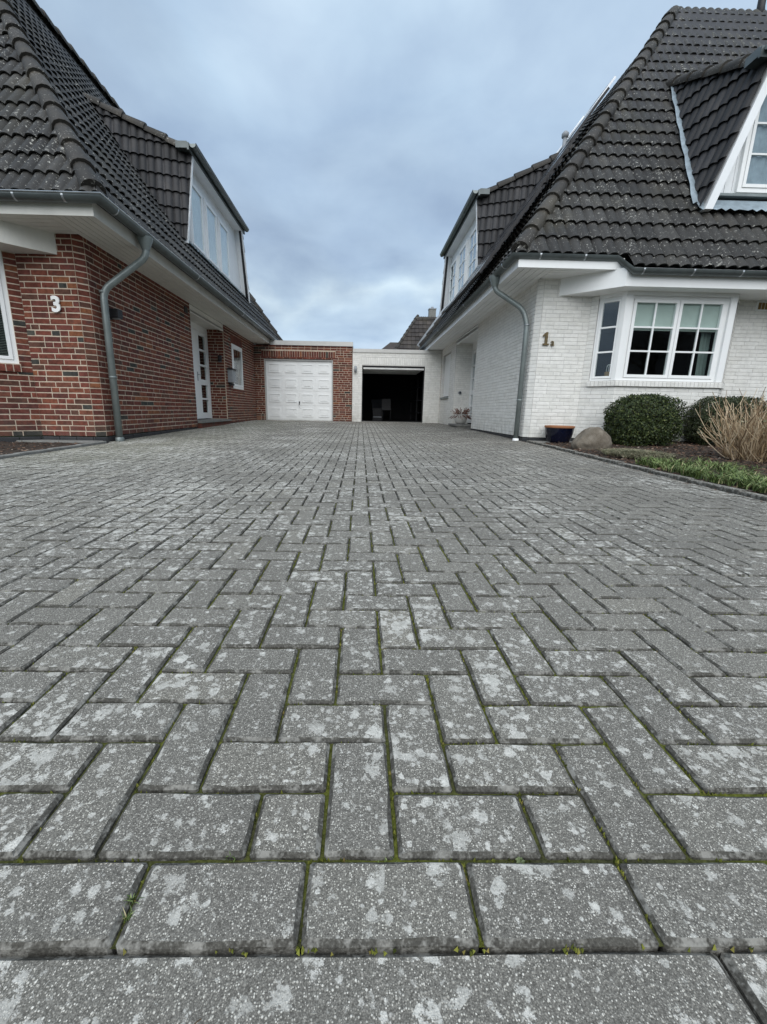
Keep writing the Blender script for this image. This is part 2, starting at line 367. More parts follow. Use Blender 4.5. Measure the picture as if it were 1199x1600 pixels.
def m_redbrick(name='red_brick'):
    m, nt, b = newmat(name, .85, .2); v = pos(nt)
    r = rnd(nt)
    c = ramp(nt, r, [(0, (.135, .043, .030)), (.2, (.17, .053, .036)), (.38, (.145, .047, .036)), (.52, (.19, .066, .040)), (.62, (.112, .040, .032)), (.74, (.155, .060, .040)), (.84, (.105, .05, .036)), (.93, (.05, .05, .044)), (.965, (.085, .082, .068)), (.975, (.22, .085, .042))], 'CONSTANT')
    c = mix(nt, c, ramp(nt, noise_(nt, v, 18, 5, .65), [(.3, g3(.55)), (.7, g3(1.35))]), 1., 'MULTIPLY')
    c = mix(nt, c, (.05, .045, .045), math_(nt, 'MULTIPLY', ramp(nt, noise_(nt, v, 7, 4, .6), [(.55, g3(0)), (.75, g3(1))]), .55))
    c = mix(nt, c, (.5, .44, .38), math_(nt, 'MULTIPLY', ramp(nt, noise_(nt, v, 5.2, 6, .75), [(.68, g3(0)), (.82, g3(1))]), .4))
    sz = N(nt, 'ShaderNodeSeparateXYZ'); nt.links.new(v, sz.inputs[0]); low = math_(nt, 'MINIMUM', math_(nt, 'MAXIMUM', math_(nt, 'MULTIPLY', math_(nt, 'SUBTRACT', .62, sz.outputs[2]), 2.2), 0.), 1.)
    c = mix(nt, c, (.10, .085, .07), math_(nt, 'MULTIPLY', low, ramp(nt, noise_(nt, pos(nt, (1, 1, .4)), 9, 5, .7), [(.4, g3(0)), (.65, g3(.55))])))
    setc(nt, b, c); bump(nt, b, noise_(nt, v, 90, 4, .7), .6, .004); return m
RBRICK = m_redbrick()
def m_mortar(name, a, bb):
    m, nt, b = newmat(name, .95, .1); v = pos(nt); setc(nt, b, ramp(nt, noise_(nt, v, 9, 5, .7), [(.3, a), (.7, bb)])); bump(nt, b, noise_(nt, v, 150, 3), .7, .003); return m
RMORT = m_mortar('beige_mortar', (.44, .355, .275), (.57, .48, .38))
WMORT = m_mortar('painted_mortar', (.52, .51, .49), (.64, .63, .60))
def m_wbrick():
    m, nt, b = newmat('white_painted_brick', .75, .25); v = pos(nt)
    c = ramp(nt, rnd(nt), [(0, (.73, .72, .675)), (.5, (.77, .76, .72)), (1, (.80, .79, .75))])
    c = mix(nt, c, ramp(nt, noise_(nt, v, 12, 6, .7), [(.28, g3(.86)), (.6, g3(1.02))]), 1., 'MULTIPLY')
    c = mix(nt, c, (.45, .46, .42), math_(nt, 'MULTIPLY', ramp(nt, noise_(nt, pos(nt, (1, 1, .5)), 2.2, 6, .7), [(.56, g3(0)), (.78, g3(1))]), .3))
    sz = N(nt, 'ShaderNodeSeparateXYZ'); nt.links.new(v, sz.inputs[0]); low = math_(nt, 'MINIMUM', math_(nt, 'MAXIMUM', math_(nt, 'MULTIPLY', math_(nt, 'SUBTRACT', .62, sz.outputs[2]), 2.2), 0.), 1.)
    c = mix(nt, c, (.33, .33, .28), math_(nt, 'MULTIPLY', low, ramp(nt, noise_(nt, pos(nt, (1, 1, .4)), 9, 5, .7), [(.4, g3(0)), (.65, g3(.55))])))
    setc(nt, b, c); bump(nt, b, noise_(nt, v, 60, 5, .7), .5, .004); return m
WBRICK = m_wbrick()
PLINTH = m_plain('plinth_tile', (.035, .036, .038), .6, .25, 9, .2)
def m_rock():
    m, nt, b = newmat('boulder', .85, .2); v = pos(nt)
    c = ramp(nt, noise_(nt, v, 9, 8, .7), [(.3, (.10, .082, .062)), (.5, (.175, .15, .118)), (.72, (.25, .22, .18))])
    c = mix(nt, c, ramp(nt, noise_(nt, v, 120, 3, .7), [(.3, g3(.7)), (.7, g3(1.25))]), 1., 'MULTIPLY')
    setc(nt, b, c); bump(nt, b, noise_(nt, v, 40, 6, .7), .6, .01); return m
ROCK = m_rock()
def m_leaf(name, stops, rough=.55, trans=.15):
    m, nt, b = newmat(name, rough, .35); setc(nt, b, ramp(nt, rnd(nt), stops)); b.inputs['Subsurface Weight'].default_value = 0
    return m
BOX = m_leaf('boxwood_leaf', [(0, (.012, .021, .007)), (.4, (.026, .042, .011)), (.8, (.05, .073, .018)), (1, (.13, .15, .045))])
BOXD = m_leaf('dark_boxwood_leaf', [(0, (.014, .022, .008)), (.5, (.028, .042, .013)), (1, (.06, .07, .025))])
BLADE = m_leaf('green_blade', [(0, (.04, .068, .018)), (.45, (.095, .14, .038)), (.8, (.20, .27, .085)), (.93, (.33, .39, .17)), (1, (.42, .36, .2))])
STEM = m_leaf('dry_stem', [(0, (.15, .095, .055)), (.5, (.40, .29, .17)), (1, (.66, .53, .37))], .8)
HEATH = m_leaf('dry_groundcover', [(0, (.10, .105, .055)), (.4, (.18, .19, .11)), (.8, (.30, .27, .18)), (1, (.45, .38, .27))], .8)
LITTER = m_leaf('leaf_litter', [(0, (.06, .03, .018)), (.5, (.12, .065, .04)), (.9, (.2, .13, .09)), (1, (.4, .34, .28))], .85)
TWIG = m_plain('bark', (.05, .04, .032), .9, .3, 20, .5)
WEEDM = m_leaf('weed_leaf', [(0, (.09, .12, .05)), (1, (.2, .24, .12))])
def m_glaze():
    m, nt, b = newmat('blue_glaze', .12, .6); setc(nt, b, ramp(nt, noise_(nt, pos(nt), 9, 4), [(.3, (.003, .004, .011)), (.7, (.004, .006, .02))])); return m
GLAZE = m_glaze(); TERRA = m_plain('terracotta', (.3, .13, .06), .7, .15, 15, .3)
def m_panel():
    m, nt, b = newmat('solar_cell', .12, .6); setc(nt, b, ramp(nt, noise_(nt, pos(nt), 3, 2), [(.3, (.006, .007, .012)), (.7, (.012, .013, .02))])); return m
SOLAR = m_panel()
ASPH = m_plain('asphalt', (.055, .055, .056), .95, .3, 30, .8)
GRASSG = m_plain('lawn_ground', (.06, .09, .03), .95, .4, 9, .8)

# ------------------------------------------------------------------ shared small meshes
def block_mesh(name, L, Wd, Hh, ch, mat, seg=3, jit=.0012, rn=None):
    """block with chamfered, slightly wavy top rim; origin at the centre of its top face"""
    rn = rn or random; pts = []
    a, b = L/2, Wd/2; c = ch
    for (x0, y0, x1, y1, n) in ((-a, -b, a, -b, seg), (a, -b, a, b, max(1, seg-1)), (a, b, -a, b, seg), (-a, b, -a, -b, max(1, seg-1))):
        for i in range(n):
            t = i/n
            if i == 0:
                ux, uy = (x1-x0), (y1-y0); l = math.hypot(ux, uy); k = ch*.9
                px, py = pts[-1] if False else (0, 0)
                pts.append((x0+ux/l*k*.8, y0+uy/l*k*.8))
            else: pts.append((lerp(x0, x1, t)+rn.uniform(-jit, jit), lerp(y0, y1, t)+rn.uniform(-jit, jit)))
        pts.append((x1-(x1-x0)/math.hypot(x1-x0, y1-y0)*ch*.72, y1-(y1-y0)/math.hypot(x1-x0, y1-y0)*ch*.72))
    n = len(pts); V = [(x, y, -Hh) for x, y in pts]+[(x, y, -ch) for x, y in pts]
    inn = []
    for x, y in pts:
        k = ch*rn.uniform(.7, 1.5); inn.append((x-math.copysign(min(k, abs(x)), x) if abs(abs(x)-a) < ch*1.3 else x, y-math.copysign(min(k, abs(y)), y) if abs(abs(y)-b) < ch*1.3 else y, rn.uniform(-.0006, .0004)))
    V += inn
    F = [(i, (i+1) % n, n+(i+1) % n, n+i) for i in range(n)]+[(n+i, n+(i+1) % n, 2*n+(i+1) % n, 2*n+i) for i in range(n)]+[tuple(range(2*n, 3*n))]
    mb = MB(); mb.add(V, F[:n]); b0 = 0
    me = bpy.data.meshes.new(name); me.from_pydata(V, [], F); me.materials.append(mat)
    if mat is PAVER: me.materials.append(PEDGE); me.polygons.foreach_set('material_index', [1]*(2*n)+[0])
    me.update(); return me

# ================================================================== GROUND
gp = MB(); gp.box(-300, 300, -300, 600, -.5, -.10); gobj = gp.build('ground', GRASSG, kind='structure')
st = MB(); st.box(-60, 60, -8.0, .147, -.09, -.022); st.build('street', ASPH, kind='structure')
XL0, XR0 = -3.60, 2.80
YG = 15.30                                                # garage fronts
drive = MB()
NXg, NYg = 60, 120
gv = []
for j in range(NYg+1):
    for i in range(NXg+1):
        x = lerp(-3.72, 2.86, i/NXg); y = lerp(.3465, 15.5, j/NYg); gv.append((x, y, ground(x, y)-.0085-.010*ss(1.5, 3., y)))
drive.add(gv, [(j*(NXg+1)+i, j*(NXg+1)+i+1, (j+1)*(NXg+1)+i+1, (j+1)*(NXg+1)+i) for j in range(NYg) for i in range(NXg)], True)
driveo = drive.build('driveway', JOINT, kind='structure')
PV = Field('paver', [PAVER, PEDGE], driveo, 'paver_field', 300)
rp = random.Random(3)
pm = [block_mesh('paver', .1943, .0943, .06, .0046, PAVER, 4, .0011, rp) for _ in range(6)]
ph = [block_mesh('paver', .0943, .0943, .06, .0046, PAVER, 3, .0011, rp) for _ in range(3)]
pe = [block_mesh('border_stone', .2015, .0895, .06, .0045, PAVER, 4, .0011, rp) for _ in range(3)]
def slope_mat(x, y, rz, dz=0):
    e_ = .05; nx = -(ground(x+e_, y)-ground(x-e_, y))/(2*e_); ny = -(ground(x, y+e_)-ground(x, y-e_))/(2*e_)
    n = Vector((nx+rp.gauss(0, .004), ny+rp.gauss(0, .004), 1)).normalized()
    q = Vector((0, 0, 1)).rotation_difference(n).to_matrix().to_4x4()
    m = Matrix.Translation((x, y, ground(x, y)+dz+rp.gauss(0, .0010))) @ q @ Matrix.Rotation(rz+rp.gauss(0, .003), 4, 'Z'); return m
near_pts = []
X3, Y0 = -.043, .437
i0 = int((XL0-X3)/.1)-1; i1 = int((XR0-X3)/.1)+4; j1 = int((YG-Y0)/.1)
def lim(y): return (-3.6 if y < 6.2 else -3.69, 2.795)
def rect(xa, xb, ya, yb, full):
    a, b = lim((ya+yb)/2); xa, xb = max(xa, a), min(xb, b)
    if xb-xa < .022: return
    x, y = (xa+xb)/2, (ya+yb)/2; w, h = xb-xa, yb-ya
    hor = w >= h; flip = PI if rp.random() < .5 else 0
    if max(w, h) > .15: me, L, Wd = rp.choice(pm), .2, .1
    else: me, L, Wd = rp.choice(ph), .1, .1
    if L == .2: m = slope_matrix_p(x, y, (0 if hor else PI/2)+flip) @ Matrix.Diagonal((max(w, h)/L, min(w, h)/Wd, 1, 1))
    else: m = slope_matrix_p(x, y, flip) @ Matrix.Diagonal((w/L, h/Wd, 1, 1))
    PV.add(me, m, max(w, h)); near_pts.append((x, y, w/2, h/2))
slope_matrix_p = slope_mat
for j in range(0, j1+1):
    for i in range(i0-1, i1+1):
        k = (i-j) % 4; x0 = X3+(i-3)*.1; y0 = Y0+j*.1
        if k == 0: rect(x0, x0+.2, y0, y0+.1, 1)
        elif k == 2 and j == 0: rect(x0, x0+.1, y0, y0+.1, 0)
        elif k == 3: rect(x0, x0+.1, y0, y0+(.1 if j == j1 else .2), 1)
for i in range(-18, 15):
    x = -.06+.2065*i+.103; PV.items.append((rp.choice(pe), slope_mat(x, .3895, rp.choice((0, PI)), .0), .2)); near_pts.append((x, .3895, .103, .047))
PV.finish()
# kerb along the street: long stones, a little lower
ke = empty('street_kerb', (0, .24, 0)); ke['kind'] = 'structure'
for i in range(-5, 5):
    me = block_mesh('kerb_stone', .996, .178, .12, .006, PAVER, 8, .0012, rp)
    o = link('kerb_stone', me, ke, Matrix.Translation((.415+.5+i*1.0-1.0, (.3445+.0005-.089)-.24, -.0055)))
# moss in the joints, near the camera
ms = MB(); rm = random.Random(5)
for (x, y, hx, hy) in near_pts:
    if y > 2.6 or abs(x) > y*.95+.35: continue
    dens = .45+1.9*max(0, noise.noise(Vector((x*1.7, y*1.7, 3)))+.25)*(1 if abs(x-.1) < .55 else .45)
    for k in range(int(dens*44)):
        e_ = rm.choice((0, 1)); t = rm.uniform(-1, 1)
        px, py = ((x+t*hx, y-hy+rm.gauss(0, .0015)) if e_ else (x+hx+rm.gauss(0, .0015), y+t*hy))
        if noise.noise(Vector((px*22, py*22, 1))) < -.05: continue
        h = rm.uniform(.003, .0075); w = rm.uniform(.0014, .003); z = ground(px, py)-.008; a0 = rm.random()*3
        P = [(px+w*math.cos(a0+q*2.094), py+w*math.sin(a0+q*2.094), z) for q in range(3)]+[(px+rm.gauss(0, .001), py+rm.gauss(0, .001), z+h)]
        ms.add(P, [(0, 1, 3), (1, 2, 3), (2, 0, 3)])
ms.build('joint_moss', MOSS, kind='stuff')
def blades(mb, cx, cy, cz, n, h, r, w, rn, lean=.5, seg=3):
    for _ in range(n):
        a = rn.uniform(0, 2*PI); d = rn.uniform(0, r); x, y = cx+d*math.cos(a), cy+d*math.sin(a); hh = h*rn.uniform(.6, 1.15); b = rn.uniform(0, 2*PI)
        l = lean*rn.uniform(.3, 1.3)*hh; ww = w*rn.uniform(.7, 1.2); V = []
        for i in range(seg+1):
            t = i/seg; q = ww*(1-t**2*.9); px = x+math.cos(b)*l*t*t; py = y+math.sin(b)*l*t*t; pz = cz+hh*(t-.35*lean*t*t)
            V += [(px-math.sin(b)*q, py+math.cos(b)*q, pz), (px+math.sin(b)*q, py-math.cos(b)*q, pz)]
        mb.add(V, [(2*i, 2*i+1, 2*i+3, 2*i+2) for i in range(seg)], True)
wd = MB(); rw = random.Random(9)
for (x, y, n, h, r) in ((-.262, .372, 26, .010, .006), (-.268, .39, 20, .012, .006), (-.165, .438, 12, .007, .01), (.045, .436, 8, .005, .02)):
    blades(wd, x, y, ground(x, y)-.004, n, h, r, .0009, rw, .8)
wd.build('joint_weed', BLADE, kind='stuff')
wb = MB()
for k in range(7):
    a = k*.9; x, y = .222, .434; z = -.002
    P = [(x, y, z), (x+.004*math.cos(a)-.002*math.sin(a), y+.004*math.sin(a)+.002*math.cos(a), z+.004), (x+.007*math.cos(a), y+.006*math.sin(a), z+.004), (x+.004*math.cos(a)+.002*math.sin(a), y+.004*math.sin(a)-.002*math.cos(a), z+.005)]
    wb.add(P, [(0, 1, 2, 3)])
tag(wb.build('weed', WEEDM), 'tiny green weed sprouting in the joint above the border stones', 'weed')
tg = MB(); tg.tube([(-.18, .262, .0), (-.165, .272, .006), (-.147, .288, .001)], .0006, 5); tg.tube([(-.19, .268, .0), (-.176, .262, .004)], .0007, 5)
tag(tg.build('dry_grass_stalk', STEM), 'dry pale grass stalk lying on the street kerb', 'grass stalk')

# garden kerbs and beds
kr = empty('garden_kerb', (2.84, 4, .04)); kr['kind'] = 'structure'
kl = empty('garden_kerb', (-3.64, 3, .04)); kl['kind'] = 'structure'
def kerbrun(par, x, ya, yb, w, h, mat, L=.5):
    y = ya
    while y < yb-.05:
        l = min(L, yb-y); me = block_mesh('kerb_stone', l-.006, w, .15, .007, mat, 4, .002, rp)
        m = Matrix.Translation((x+rp.gauss(0, .002), y+l/2, ground(x-.1 if x > 0 else x+.1, y+l/2)+h)) @ Matrix.Rotation(PI/2, 4, 'Z')
        o = link('kerb_stone', me, par, m); o.matrix_parent_inverse = inv(par); y += l
kerbrun(kr, 2.845, .5, 7.12, .07, .028, PAVER); kerbrun(kl, -3.645, .5, 6.08, .07, .03, CONC)
def terrain(name, x0, x1, y0, y1, nx, ny, h, mat, amp=.012, fr=6):
    mb = MB(); V = []
    for j in range(ny+1):
        for i in range(nx+1):
            x = lerp(x0, x1, i/nx); y = lerp(y0, y1, j/ny); V.append((x, y, ground(max(-3.6, min(2.8, x)), y)+h(x, y)+amp*noise.noise(Vector((x*fr, y*fr, 0)))+amp*.6*noise.noise(Vector((x*fr*4, y*fr*4, 7)))))
    mb.add(V, [(j*(nx+1)+i, j*(nx+1)+i+1, (j+1)*(nx+1)+i+1, (j+1)*(nx+1)+i) for j in range(ny) for i in range(nx)], True)
    return mb.build(name, mat, kind='structure')
terrain('garden_bed', 2.882, 9.5, .5, 6.86, 110, 90, lambda x, y: .012+.05*ss(2.9, 4.2, x), SOIL, .02)
terrain('garden_bed', -9.5, -3.682, .5, 5.93, 100, 80, lambda x, y: .012, SOIL, .016)
# slab strips along the walls
sr = empty('wall_strip', (4.5, 7.0, .07)); sr['kind'] = 'structure'
x = 2.885
while x < 9:
    me = block_mesh('paving_slab', .494, .30, .05, .005, CONC, 3, .001, rp)
    o = link('paving_slab', me, sr, Matrix.Translation((x+.25, 7.02, ground(2.8, 7)+.024))); o.matrix_parent_inverse = inv(sr); x += .5
sr2 = empty('wall_strip', (-4.5, 6.0, .07)); sr2['kind'] = 'structure'; x = -3.69
while x > -9:
    me = block_mesh('paving_slab', .494, .21, .05, .005, CONC, 3, .001, rp)
    o = link('paving_slab', me, sr2, Matrix.Translation((x-.25, 6.035, ground(-3.6, 6)+.03))); o.matrix_parent_inverse = inv(sr2); x -= .5

# ================================================================== building helpers
def unit_brick(name, mat, rn):
    # unit length brick along x (0..1), scaled on use; y 0 = wall face outwards negative; height 1
    V = []; e1, e2 = .015, .07
    for (dy, ex, ez) in ((.03, 0, 0), (-.001, 0, 0), (-.0045, e1, e2)):
        for (sx, sz) in ((0, 0), (1, 0), (1, 1), (0, 1)):
            V.append((sx+(ex if sx == 0 else -ex)+rn.gauss(0, .004), dy, sz+(ez if sz == 0 else -ez)+rn.gauss(0, .015)))
    F = [(i, (i+1) % 4, 4+(i+1) % 4, 4+i) for i in range(4)]+[(4+i, 4+(i+1) % 4, 8+(i+1) % 4, 8+i) for i in range(4)]+[(8, 9, 10, 11)]
    me = bpy.data.meshes.new(name); me.from_pydata(V, [], F); me.materials.append(mat); me.update(); return me
rb = random.Random(21)
UB = {'red': [unit_brick('brick', RBRICK, rb) for _ in range(6)], 'white': [unit_brick('brick', WBRICK, rb) for _ in range(6)], 'plinth': [unit_brick('plinth_tile', PLINTH, rb) for _ in range(2)]}
STY = {'red': dict(L=.211, Hh=.101, c=.0748, j=.012, h=.0623), 'white': dict(L=.224, Hh=.108, c=.0596, j=.0075, h=.0528)}
class House:
    def __init__(s, name, loc, style, label, cat, group=None):
        s.root = empty(name, loc); tag(s.root, label, cat, group); s.style = style
        s.wall = None; s.wmb = MB()
        s.mort = RMORT if style == 'red' else WMORT; s.jobs = []
    def walls(s, F, s0, s1, z0, z1, holes=(), thick=.24, soldiers=(), rs=0, plain=None):
        """mortar slab with holes and its bricks; top may be fn"""
        xs = sorted(set([s0, s1]+[min(max(h[0], s0), s1) for h in holes]+[min(max(h[1], s0), s1) for h in holes])); zs = sorted(set([z0, z1]+[min(max(h[i], z0), z1) for h in holes for i in (2, 3)]))
        for a, b in zip(xs, xs[1:]):
            run = None
            for c, d in zip(zs, zs[1:]):
                m = ((a+b)/2, (c+d)/2); hole = any(h[0] < m[0] < h[1] and h[2] < m[1] < h[3] for h in holes)
                if not hole: s.wmb.box(a, b, 0, thick, c, d, F)
        s.jobs.append((F, s0, s1, z0, z1, holes, soldiers))
    def finish(s, limit=300):
        w = s.wmb.build('wall', s.mort, s.root); B = Field('brick', RBRICK if s.style == 'red' else WBRICK, w, 'brick_courses', limit); st = STY[s.style]
        for (F, s0, s1, z0, z1, holes, soldiers) in s.jobs:
            blk = list(holes)+[(q[0], q[1], q[2], q[3]) for q in soldiers]
            z = z0; row = 0
            while z < z1-.02:
                h = min(st['h'], z1-z); zc = z+h/2; cuts = sorted([(a, b) for a, b, c, d in blk if c-.004 < zc < d+.004]); iv = []; cur = s0
                for a, b in cuts:
                    if a > cur: iv.append((cur, min(a, s1)))
                    cur = max(cur, b)
                if cur < s1: iv.append((cur, s1))
                for a, b in iv:
                    if b-a < .03: continue
                    x = a+.002; first = True
                    while x < b-.012:
                        if b-a < .2: l = b-a
                        elif first: l = rb.choice((.055, .101, .16, .211, .211)); first = False
                        else: l = st['Hh'] if rb.random() < (.24 if s.style == 'red' else .13) else st['L']
                        if b-(x+l) < .05: l = b-x
                        l = min(l, b-x); l2 = l-.0 if x+l >= b-.001 else l
                        m = F.mat(x, 0, z) @ Matrix.Diagonal((l2-(.002 if x+l >= b-.001 else 0), 1+rb.gauss(0, .0), h, 1))
                        m.translation = F(x, rb.gauss(0, .0011), z+rb.gauss(0, .0008))
                        B.add(rb.choice(UB[s.style]), m, l); x += l+st['j']
                z += st['c']; row += 1
            for (a, b, c, d, pw) in soldiers:
                n = max(1, round((b-a)/pw)); p = (b-a)/n
                for i in range(n):
                    m = F.mat(a+i*p, 0, c) @ Matrix.Diagonal((p-.011, 1, d-c-.012, 1)); B.add(rb.choice(UB[s.style]), m, d-c)
        B.finish(); s.wall = w; return w
def boards(mb, F, s0, s1, d0, d1, z, n, gap=.009, t=.015):
    w = (d1-d0)/n
    for i in range(n): mb.box(s0, s1, d0+i*w+gap/2, d0+(i+1)*w-gap/2, z-t, z, F)

# roof tile mesh
def tile_mesh(name, w, L, mat, amp=.020, lift=.036, ns=8, waves=2):
    V = []; n = ns*waves
    for j, v in enumerate((0, L)):
        for i in range(n+1):
            t = i/ns; ph_ = 2*PI*t+.55*math.sin(2*PI*t); c = (.5-.5*math.cos(ph_))**.75
            V.append((w*i/n, v, amp*2*c+(lift if j == 0 else 0)))
    b = len(V)
    for i in range(n+1):
        x, y, z = V[i]; V.append((x, y, z))
    for i in range(n+1):
        x, y, z = V[i]; V.append((x, y+.004, z-.019))
    F = [(i, i+1, n+1+i+1, n+1+i) for i in range(n)]+[(b+n+1+i, b+n+1+i+1, b+i+1, b+i) for i in range(n)]
    me = bpy.data.meshes.new(name); me.from_pydata(V, [], F); me.polygons.foreach_set('use_smooth', [True]*n+[True]*n); me.materials.append(mat); me.update(); return me
def slope_matrix(o, es, vd):
    es = Vector(es).normalized(); vd = Vector(vd).normalized(); n = es.cross(vd)
    m = Matrix((es, vd, n)).transposed().to_4x4(); m.translation = Vector(o); return m
def tile_slope(field, me, w, ex, M4, poly, phase=0., lift=0.0, jit=.0025):
    """poly: convex, counter-clockwise in slope coordinates (s, v)"""
    P = [Vector((a, b, 0)) for a, b in poly]; smin = min(p.x for p in P); smax = max(p.x for p in P); vmin = min(p.y for p in P); vmax = max(p.y for p in P)
    area = sum(P[i].x*P[(i+1) % len(P)].y-P[(i+1) % len(P)].x*P[i].y for i in range(len(P)))
    if area < 0: P = P[::-1]
    edges = [(P[i], Vector((-(P[(i+1) % len(P)]-P[i]).y, (P[(i+1) % len(P)]-P[i]).x, 0)).normalized()) for i in range(len(P))]
    j = 0; v = vmin
    L = ex+.03
    while v < vmax:
        i = math.floor(smin/w)-1; s_ = i*w+phase
        while s_ < smax:
            cs = [Vector((s_+a, v+b, 0)) for a, b in ((0, 0), (w, 0), (w, ex), (0, ex))]
            ins = [[(c-p).dot(n) > -1e-4 for c in cs] for p, n in edges]
            if all(all(q) for q in ins):
                m = M4 @ Matrix.Translation((s_, v, lift+rb.gauss(0, jit*.5))) @ Matrix.Rotation(rb.gauss(0, .006), 4, 'X') @ Matrix.Rotation(rb.gauss(0, .004), 4, 'Z'); field.add(me, m, w)
            elif all(any(q) for q in ins):
                bm = bmesh.new(); bm.from_mesh(me); bmesh.ops.translate(bm, verts=bm.verts, vec=(s_, v, lift))
                for p, n in edges:
                    if (n.y < -.99): continue
                    bmesh.ops.bisect_plane(bm, geom=bm.verts[:]+bm.edges[:]+bm.faces[:], plane_co=p, plane_no=-n, clear_outer=True)
                    if not bm.faces: break
                if bm.faces:
                    bm.verts.index_update(); field.loose.add([M4 @ q.co for q in bm.verts], [tuple(x.index for x in f.verts) for f in bm.faces], True)
                bm.free()
            s_ += w
        v += ex; j += 1
def cap_mesh(name, r0, r1, L, mat, n=8):
    V = []; ang = [PI*(-.12)+PI*1.24*k/n for k in range(n+1)]
    for (y, r) in ((0, r1), (.012, r1+.004), (L, r0)):
        for a in ang: V.append((r*math.cos(a), y, r*math.sin(a)*.86))
    b = len(V)
    for a in ang: V.append((r1*math.cos(a), 0, r1*math.sin(a)*.86))
    for a in ang: V.append(((r1-.018)*math.cos(a), .004, (r1-.018)*math.sin(a)*.86))
    q = n+1; F = [(k, k+1, q+k+1, q+k) for k in range(n)]+[(q+k, q+k+1, 2*q+k+1, 2*q+k) for k in range(n)]
    F += [(b+k, b+q+k, b+q+k+1, b+k+1) for k in range(n)]
    F.append(tuple(b+k for k in range(q)))
    me = bpy.data.meshes.new(name); me.from_pydata(V, [], F); me.polygons.foreach_set('use_smooth', [True]*(2*n)+[False]*(n+1)); me.materials.append(mat); me.update(); return me
CAP = cap_mesh('hip_tile', .105, .132, .47, HIPT)
def caps(parent, a, b, name='hip_tile', ex=.43, up=(0, 0, 1), me=None, sink=.0):
    a = Vector(a); b = Vector(b); t = (b-a).normalized(); L = (b-a).length; x = t.cross(Vector(up)).normalized(); u = x.cross(t)
    k = 0
    while k*ex < L-.1:
        p = a+t*(k*ex)+u*(-sink); tt = (t+u*-.035).normalized(); xx = tt.cross(u).normalized(); uu = xx.cross(tt)
        m = Matrix((xx, tt, uu)).transposed().to_4x4() @ Matrix.Rotation(rb.gauss(0, .02), 4, 'Y'); m.translation = p
        o = link(name, me or CAP, parent, m); o.matrix_parent_inverse = inv(parent); k += 1
GPROF = [(.068*math.cos(a), .068*math.sin(a)) for a in [PI*(-1)+PI*k/8 for k in range(9)]]
def gutter(parent, path, side, name='gutter', edge=True, joints=()):
    mb = MB(); outer = [(x, z) for x, z in GPROF]; inner = [(x*.93, z*.93) for x, z in GPROF][::-1]
    mb.sweep(outer+inner, path, side)
    g = mb.build(name, ZG, parent)
    rb_ = MB(); rr = [(.069+.009*math.cos(a), .006+.009*math.sin(a)) for a in [2*PI*k/6 for k in range(7)]]; rb_.sweep(rr, path, side); rb_.build('gutter_rim', ZINCE, g)
    for (p, t) in joints:
        p = Vector(p); t = Vector(t).normalized(); o_ = Vector((t.y, -t.x, 0))*side; q = MB()
        q.sweep([(x*1.035, z*1.035) for x, z in GPROF]+[(x*.96, z*.96) for x, z in GPROF[::-1]], [p-t*.012, p+t*.012], side); q.build('gutter_joint', ZINCE, g)
    return g
def arc_pts(pts, rad=.12, n=5):
    pts = [Vector(p) for p in pts]; out_ = [pts[0]]
    for i in range(1, len(pts)-1):
        a, b, c = pts[i-1], pts[i], pts[i+1]; u = (a-b).normalized(); v = (c-b).normalized(); r_ = min(rad, (a-b).length*.45, (c-b).length*.45)
        p0 = b+u*r_; p2 = b+v*r_
        for k in range(n+1):
            t = k/n; out_.append(p0*(1-t)**2+b*2*t*(1-t)+p2*t*t)
    out_.append(pts[-1]); return out_
